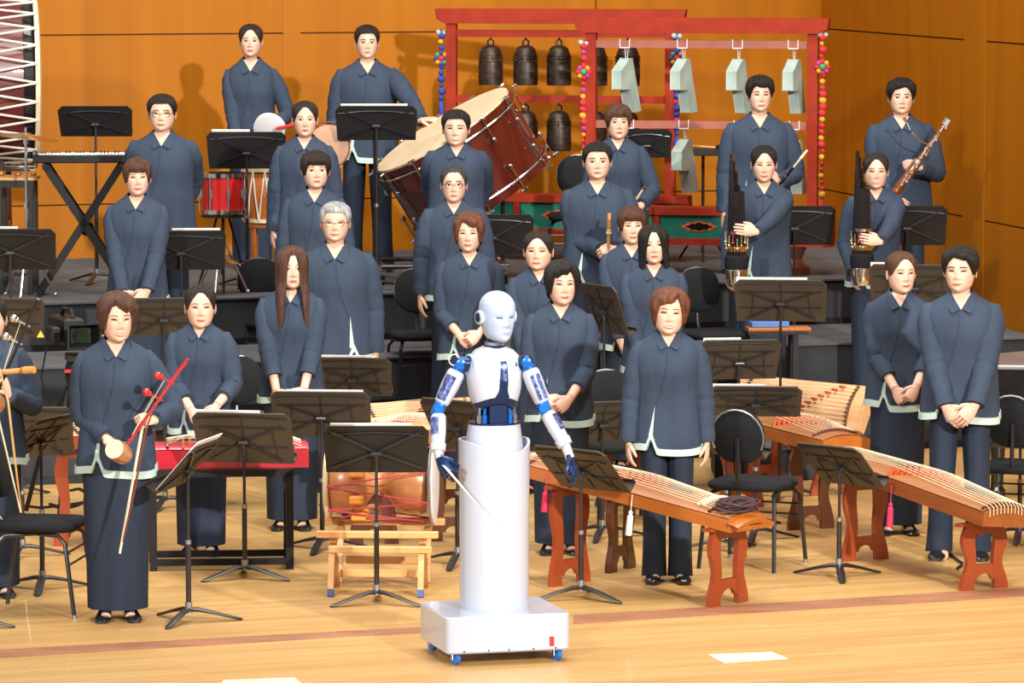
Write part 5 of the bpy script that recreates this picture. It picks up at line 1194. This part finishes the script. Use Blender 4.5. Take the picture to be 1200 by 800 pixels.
def perc_table():
    c = at(2, 208, 30.6); rt = empty('percussion_table', (c.x, c.y, ZC), R(-3), 'grey frame percussion table with a wooden top under the cymbal', 'table'); h = c.z - ZC
    m = MB(); m.box((0, 0, h), (.50, .30, .02)); m.build('tabletop', MT['paleoak'], rt)
    m = MB(); m.box((0, -.13, h - .035), (.48, .03, .05)); m.build('apron', MT['steel'], rt)
    for x in (-.21, .0, .21):
        for y in (-.12, .12): m = MB(); m.box((x, y, h / 2 - .01), (.035, .035, h - .03)); m.build('leg', MT['steel'], rt)
    for z in (.14, .36): m = MB(); m.box((0, -.12, z), (.42, .025, .025)); m.build('rail', MT['steel'], rt)
    for px, k, lb in ((1, .035, 'gilded hand bell standing on the wooden percussion table at the picture edge'), (21, .028, 'small brass bowl in the middle of the wooden percussion table'), (39, .022, 'tiny brass bowl near the end of the wooden percussion table')):
        X = at(px, 200, 30.6).x; o = empty('brass_bowl', (X, 30.6, ZC + h + .0105), 0, lb, 'brass bowl'); m = MB(); m.lathe([(k * .5, 0), (k * .9, k * .3), (k, k * .9), (k * .92, k * .9)], 18); m.build('bowl', MT['brass'], o); m = MB(); m.lathe([(k * 1.0, k * .86), (k * 1.06, k * .95), (k * .95, k * .97)], 18); m.build('rim', MT['gold'], o)
perc_table()
def keyboard():
    c = at(98, 182, 30.55); rt = empty('keyboard_stand', (c.x, c.y, ZC), R(4), 'black folding cross stand under the music keyboard', 'keyboard stand'); h = c.z - ZC - .05
    for y in (-.12, .16):
        for s in (-1, 1):
            m = MB(); m.bar((s * .30, y, .025), (-s * .26, y, h - .01), .05, .03, (0, 1, 0)); m.build('cross_bar', MT['black'], rt)
    for x in (-.30, .30):
        m = MB(); m.tube([V((x, -.25, .024)), V((x, .28, .024))], .02, 8); m.build('foot', MT['black'], rt); m = MB(); m.tube([V((x * .87, -.2, h - .012)), V((x * .87, .22, h - .012))], .018, 8); m.build('support_arm', MT['black'], rt)
    m = MB(); m.lathe([(.05, -.03), (.05, .03)], 16, M.Translation(V((.02, -.02, h * .5))) @ M.Rotation(pi / 2, 4, 'X')); m.tube([V((.02, -.14, h * .5)), V((.02, .18, h * .5))], .02, 8); m.build('pivot', MT['black'], rt)
    k = empty('music_keyboard', (c.x, c.y, c.z - .043), R(4), 'black music keyboard on a folding stand beside the bespectacled man', 'keyboard')
    m = MB(); m.prism([(-.34, -.18), (.36, -.18), (.36, .16), (-.26, .16)], .0, .055, None, .006); m.build('case', MT['black'], k)
    wk = MB(); wk.box((0, 0, 0), (.021, .12, .014)); wm = wk.mesh('white_key', MT['paper']); bk = MB(); bk.box((0, 0, 0), (.011, .075, .014)); bm_ = bk.mesh('black_key', MT['ebony'])
    for i in range(26): inst('white_key', wm, k, (-.29 + .0235 * i, -.10, .058))
    for i in range(25):
        if i % 7 not in (2, 6): inst('black_key', bm_, k, (-.279 + .0235 * i, -.075, .068))
    for i in range(4): m = MB(); m.lathe([(.012, 0), (.012, .03)], 10, M.Translation(V((-.33 - .0, -.12 + .05 * i, .05)))); m.build('knob', MT['chrome'], k)
keyboard()
def small_drums():
    # red snare drum
    c = at(261, 226, 30.75); rt = empty('snare_drum', c, R(6), 'red drum with chrome fittings half hidden by the man in round glasses', 'drum'); MT['redshell'] = mat('glossy_red_shell', (0.42, 0.012, 0.012), 0.18, coat=.6)
    m = MB(); m.lathe([(.15, -.12), (.15, .12)], 36); m.build('shell', MT['redshell'], rt)
    for z in (-.125, .125): m = MB(); m.lathe([(.148, z - .014), (.162, z - .014), (.162, z + .014), (.148, z + .014)], 36); m.build('hoop', MT['chrome'], rt)
    m = MB(); m.lathe([(.0, .128), (.145, .128)], 30, None, False, False); m.build('drumhead', MT['hide_white'], rt)
    for i in range(8): t = 2 * pi * i / 8 + .2; m = MB(); m.tube([V((.163 * cos(t), .163 * sin(t), -.12)), V((.163 * cos(t), .163 * sin(t), .12))], .006, 6); m.box((.158 * cos(t), .158 * sin(t), 0), (.02, .02, .06)); m.build('tension_rod', MT['chrome'], rt)
    for lab, X, zt, nm in (('black tripod stand under the red drum', c.x, c.z - .145, 'drum_tripod'),):
        f = empty(nm, (X, c.y, ZC), 0, lab, 'drum stand'); h = zt - ZC
        for i in range(3): t = .6 + 2 * pi * i / 3; m = MB(); m.tube([V((.05 * cos(t), .05 * sin(t), h - .03)), V((.2 * cos(t), .2 * sin(t), .008))], .009, 8); m.build('leg', MT['steel'], f)
        m = MB(); m.lathe([(.15, h - .02), (.15, h - .004)], 20); m.tube([V((0, 0, h * .3)), V((0, 0, h - .02))], .012, 8); m.build('cradle', MT['steel'], f)
    # orange rope drum
    c = at(312, 228, 31.7); rt = empty('laced_drum', c, R(0), 'orange wooden drum laced with white cord beside the red drum', 'drum')
    m = MB(); m.lathe([(.15, -.17), (.168, -.08), (.172, 0), (.168, .08), (.15, .17)], 32); m.build('shell', MT['chestnut'], rt, ang=50)
    for z in (-.18, .18): m = MB(); m.lathe([(.14, z - .015), (.165, z - .012), (.165, z + .012), (.14, z + .015)], 32); m.build('drumhead', MT['hide'], rt)
    for i in range(12):
        t0, t1, t2 = [2 * pi * (i + q) / 12 for q in (0, .5, 1)]
        for a_, b_ in ((t0, t1), (t1, t2)):
            z0, z1 = (.18, -.18) if a_ == t0 else (-.18, .18); m = MB(); m.tube([V((.17 * cos(a_), .17 * sin(a_), z0)), V((.182 * cos((a_ + b_) / 2), .182 * sin((a_ + b_) / 2), 0)), V((.17 * cos(b_), .17 * sin(b_), z1))], .006, 6); m.build('rope', MT['ropewhite'], rt)
    f = empty('drum_tripod', (c.x, c.y, ZC), 0, 'low orange stand under the laced drum', 'drum stand'); h = c.z - .197 - ZC
    for i in range(4): t = .78 + pi / 2 * i; m = MB(); m.box((.12 * cos(t), .12 * sin(t), h / 2), (.035, .035, h)); m.build('leg', MT['chestnut'], f)
    m = MB(); m.box((0, 0, h - .015), (.24, .24, .03)); m.build('top_plate', MT['chestnut'], f)
    # small drum in the lone woman's hand, tan drum behind the young woman
    c = at(316, 150, 32.25); rt = empty('hand_drum', c, 0, 'small pale hand drum held by the lone woman at the rear', 'drum'); tm = M.Rotation(R(-62), 4, 'X') @ M.Rotation(R(10), 4, 'Y')
    m = MB(); m.lathe([(.10, -.025), (.115, -.02), (.115, .02), (.10, .025)], 28, tm); m.build('frame_ring', MT['hide_white'], rt); m = MB(); m.lathe([(0, .026), (.10, .026)], 28, tm, False, False); m.build('drumhead', MT['hide_white'], rt); m = MB(); m.tube([V((.05, -.08, .0)), V((.19, -.10, .03))], .012, 8); m.build('red_handle', MT['red_plastic'], rt)
    c = at(385, 172, 31.0); rt = empty('gong', (c.x, 31.0, c.z), R(-20), 'tan round gong hanging behind the young woman with parted hair', 'gong'); X = M.Rotation(pi / 2, 4, 'X')
    MT['tan'] = mat('tan_hide', (0.50, 0.29, 0.19), 0.6)
    m = MB(); m.lathe([(.0, .018), (.12, .022), (.150, .010), (.152, -.03), (.14, -.03)], 36, X); m.build('disc', MT['tan'], rt); m = MB(); m.torus(.15, .006, 36, 6, M.Translation(V((0, .01, 0))) @ X); m.build('rim', MT['chestnut'], rt)
    f = empty('gong_stand', (c.x, 31.1, ZC), 0, 'thin black stand holding the tan gong', 'gong stand'); h = c.z - ZC
    m = MB(); m.tube([V((0, .0, .1)), V((0, 0, h + .17))], .010, 8); m.tube([V((-.08, -.02, h + .165)), V((.08, -.02, h + .165))], .006, 6); m.build('pole', MT['steel'], f)
    for i in range(3): t = .5 + 2 * pi * i / 3; m = MB(); m.tube([V((0, 0, .25)), V((.2 * cos(t), .2 * sin(t), .01))], .009, 8); m.build('leg', MT['steel'], f)
small_drums()
def mallet_tray():
    c = at(824, 178, 33.6); rt = empty('mallet_tray', (c.x, c.y, ZC), 0, 'black tray table with mallets behind the stone chimes', 'table'); h = c.z - ZC
    m = MB(); m.box((0, 0, h), (.40, .28, .045), None, .005); m.build('tray', MT['black'], rt); m = MB(); m.tube([V((0, 0, .05)), V((0, 0, h))], .012, 8); m.build('pole', MT['steel'], rt)
    for i in range(3): t = .5 + 2 * pi * i / 3; m = MB(); m.tube([V((0, 0, .3)), V((.2 * cos(t), .2 * sin(t), .01))], .009, 8); m.build('leg', MT['steel'], rt)
    o = empty('drum_mallet', (c.x - .17, c.y - .06, ZC + h + .035), 0, 'pale wooden mallet lying on the black tray table', 'mallet'); m = MB(); m.tube([V((0, 0, .02)), V((.26, .02, 0))], .009, 8); m.build('handle', MT['paleoak'], o); m = MB(); m.ball((.29, .02, .0), (.035, .022, .022), 10, 8); m.build('mallet_head', MT['fabric_black'], o)
mallet_tray()

# ------------------------------------------------------------------ camera on a tripod, side tables and cases
def video_camera():
    c = at(88, 392, 26.2); X, Y = c.x, 26.2
    rt = empty('video_camera', (X, Y, c.z - .10), R(22), 'black broadcast video camera with hooded lens behind the fiddle player', 'video camera')
    m = MB(); m.box((-.02, .12, .12), (.12, .34, .16), None, .015); m.build('body', MT['black'], rt); m = MB(); m.tube([V((-.01, -.05, .11)), V((-.01, -.16, .11))], [.055, .05], 18); m.build('lens_barrel', MT['black'], rt)
    m = MB(); m.loft([[V((-.01 + w * px_, y, .11 + w * .72 * pz)) for px_, pz in ((-1, -1), (1, -1), (1, 1), (-1, 1))] for y, w in ((-.13, .07), (-.23, .105), (-.23, .092), (-.15, .06))], True, True); m.build('lens_hood', MT['black'], rt)
    m = MB(); m.lathe([(.0, .0), (.046, .0)], 20, M.Translation(V((-.01, -.166, .11))) @ M.Rotation(pi / 2, 4, 'X'), False, False); MT['lens'] = mat('coated_lens', (0.006, 0.016, 0.008), 0.05); m.build('lens_glass', MT['lens'], rt)
    m = MB(); m.tube([V((-.02, .20, .20)), V((-.02, .16, .245)), V((-.02, .0, .245)), V((-.02, -.03, .20))], .012, 8); m.build('handle', MT['black'], rt); m = MB(); m.box((-.12, .05, .10), (.05, .14, .10), None, .01); m.build('viewfinder', MT['black'], rt)
    m = MB(); m.lathe([(.045, -.02), (.05, .0), (.045, .02)], 18, M.Translation(V((.14, -.06, .06))) @ M.Rotation(pi / 2, 4, 'X')); m.mi = 1; m.torus(.035, .006, 18, 6, M.Translation(V((.14, -.085, .06))) @ M.Rotation(pi / 2, 4, 'X')); m.build('focus_control', [MT['black'], MT['chrome_dull']], rt)
    tz = c.z - .105; tp = empty('camera_tripod', (X, Y, 0), R(10), 'black video tripod with red marked legs behind the fiddle player', 'tripod')
    m = MB(); m.box((0, 0, tz - .03), (.11, .16, .05), None, .01); m.lathe([(.045, tz - .20), (.06, tz - .16), (.06, tz - .08), (.05, tz - .05)], 18); hd = m.build('fluid_head', MT['black'], tp); m = MB(); m.box((-.04, -.09, tz - .10), (.06, .012, .018)); m.build('red_lever', MT['red_plastic'], hd)
    m = MB(); m.tube([V((.02, .02, tz - .08)), V((.22, .32, tz - .30))], .010, 8); m.build('pan_bar', MT['black'], tp)
    for i in range(3):
        t = -1.9 + 2 * pi * i / 3; e = V((cos(t), sin(t), 0)); m = MB(); m.tube([e * .05 + V((0, 0, tz - .20)), e * .22 + V((0, 0, .55))], .017, 8); m.tube([e * .08 + V((e.y * .03, -e.x * .03, tz - .22)), e * .24 + V((e.y * .03, -e.x * .03, .55))], .010, 8); m.tube([e * .22 + V((0, 0, .57)), e * .42 + V((0, 0, .015))], .014, 8); m.mi = 1; m.tube([e * .24 + V((0, 0, .50)), e * .30 + V((0, 0, .36))], .019, 8); m.build('leg', [MT['black'], MT['red_plastic']], tp)
    m = MB(); pts = [V((-.16, .05, tz + .05)), V((-.20, .03, tz - .15)), V((-.12, -.02, tz - .40)), V((-.06, .0, tz - .6))]; m.tube(pts, .006, 6); m.build('cable', MT['black'], tp); m = MB(); m.prism([(-.022, 0), (.022, 0), (0, .04)], -.004, .004, M.Translation(V((-.20, .03, tz + .09))) @ M.Rotation(pi / 2, 4, 'X')); MT['yellow'] = mat('yellow_tag', (0.70, 0.42, 0.02), 0.5); m.build('warning_tag', MT['yellow'], tp)
video_camera()
def cable(pts, label):
    g = [ground(*p) + V((0, 0, .009)) for p in pts]; o = empty('floor_cable', g[0], 0, label, 'cable'); m = MB(); pts_ = []
    for i in range(len(g) - 1):
        for k in range(6): pts_.append(g[i].lerp(g[i + 1], k / 6) - g[0] + V((0, .02 * sin(k * 1.05 + i), 0)))
    m.tube(pts_ + [g[-1] - g[0]], .008, 6); m.build('cable', MT['black'], o)
cable([(58, 592), (75, 598), (100, 590), (104, 578), (90, 574), (72, 579)], 'black cable loop lying on the floor behind the sideways chair')
cable([(20, 594), (55, 596), (110, 588), (140, 584)], 'black cable running along the floor towards the fiddle player')
cable([(1110, 645), (1118, 655), (1128, 662), (1122, 668)], 'thin black cable on the floor beside the black haired man')
def low_case():
    g0, g1 = ground(838, 563), ground(986, 562); rt = empty('low_platform', (*((g0 + g1) / 2).xy, 0), 0, 'low black platform behind the chair with round back', 'platform'); w = (g1 - g0).length
    m = MB(); m.box((0, .30, .10), (w, .60, .19), None, .008); m.build('box', MT['riser_face'], rt); m = MB(); m.box((0, .30, .20), (w + .02, .62, .014)); m.build('lid', MT['carpet'], rt)
low_case()
def side_table():
    c = at(908, 387, 28.5); rt = empty('side_table', (c.x, c.y, 0), R(8), 'narrow tall black table behind the grey stands', 'table'); h = c.z
    m = MB(); m.box((0, 0, h - .01), (.38, .20, .02)); m.build('tabletop', MT['black'], rt)
    for x in (-.16, .12):
        for y in (-.07, .07): m = MB(); m.box((x, y, h / 2 - .01), (.035, .03, h - .02)); m.build('leg', MT['black'], rt)
    MT['bluebook'] = mat('blue_cover', (0.04, 0.13, 0.36), 0.5)
    o = MB().box((0, 0, 0), (.24, .14, .035), None, .004).build('blue_book', MT['bluebook'], None, (c.x - .04, c.y - .0, h + .0435), R(8)); tag(o, 'blue book lying on an orange board on the narrow black table', 'book')
    o = MB().box((0, 0, 0), (.40, .16, .024), None, .004).build('wooden_board', MT['chestnut'], None, (c.x + .02, c.y - .0, h + .0125), R(5)); tag(o, 'orange wooden board under the blue book on the narrow table', 'board')
side_table()
def piano():
    a = at(1164, 424, 27.2); rt = empty('grand_piano', (a.x + .48, a.y + .3, 0), R(-8), 'closed black grand piano cut off by the picture edge near the side wall', 'piano'); h = a.z
    pl = [(-.50, -.55), (.62, -.55), (.62, .5), (.2, .6), (-.2, .45), (-.50, .1)]
    m = MB(); m.prism(pl, h - .30, h - .03, None, .01); m.build('case', MT['ebony'], rt); m = MB(); m.prism([(p[0] * 1.015, p[1] * 1.015) for p in pl], h - .03, h, None, .008); m.build('lid', MT['chrome_dull'], rt)
    for x, y in ((-.40, -.4), (.5, -.4), (.2, .35)): m = MB(); m.lathe([(.05, 0), (.05, .05), (.035, .07), (.055, h - .30)], 14, M.Translation(V((x, y, 0)))); m.build('leg', MT['ebony'], rt)
    m = MB(); m.box((0, -.565, h - .20), (.9, .02, .09)); m.build('fallboard', MT['ebony'], rt)
piano()
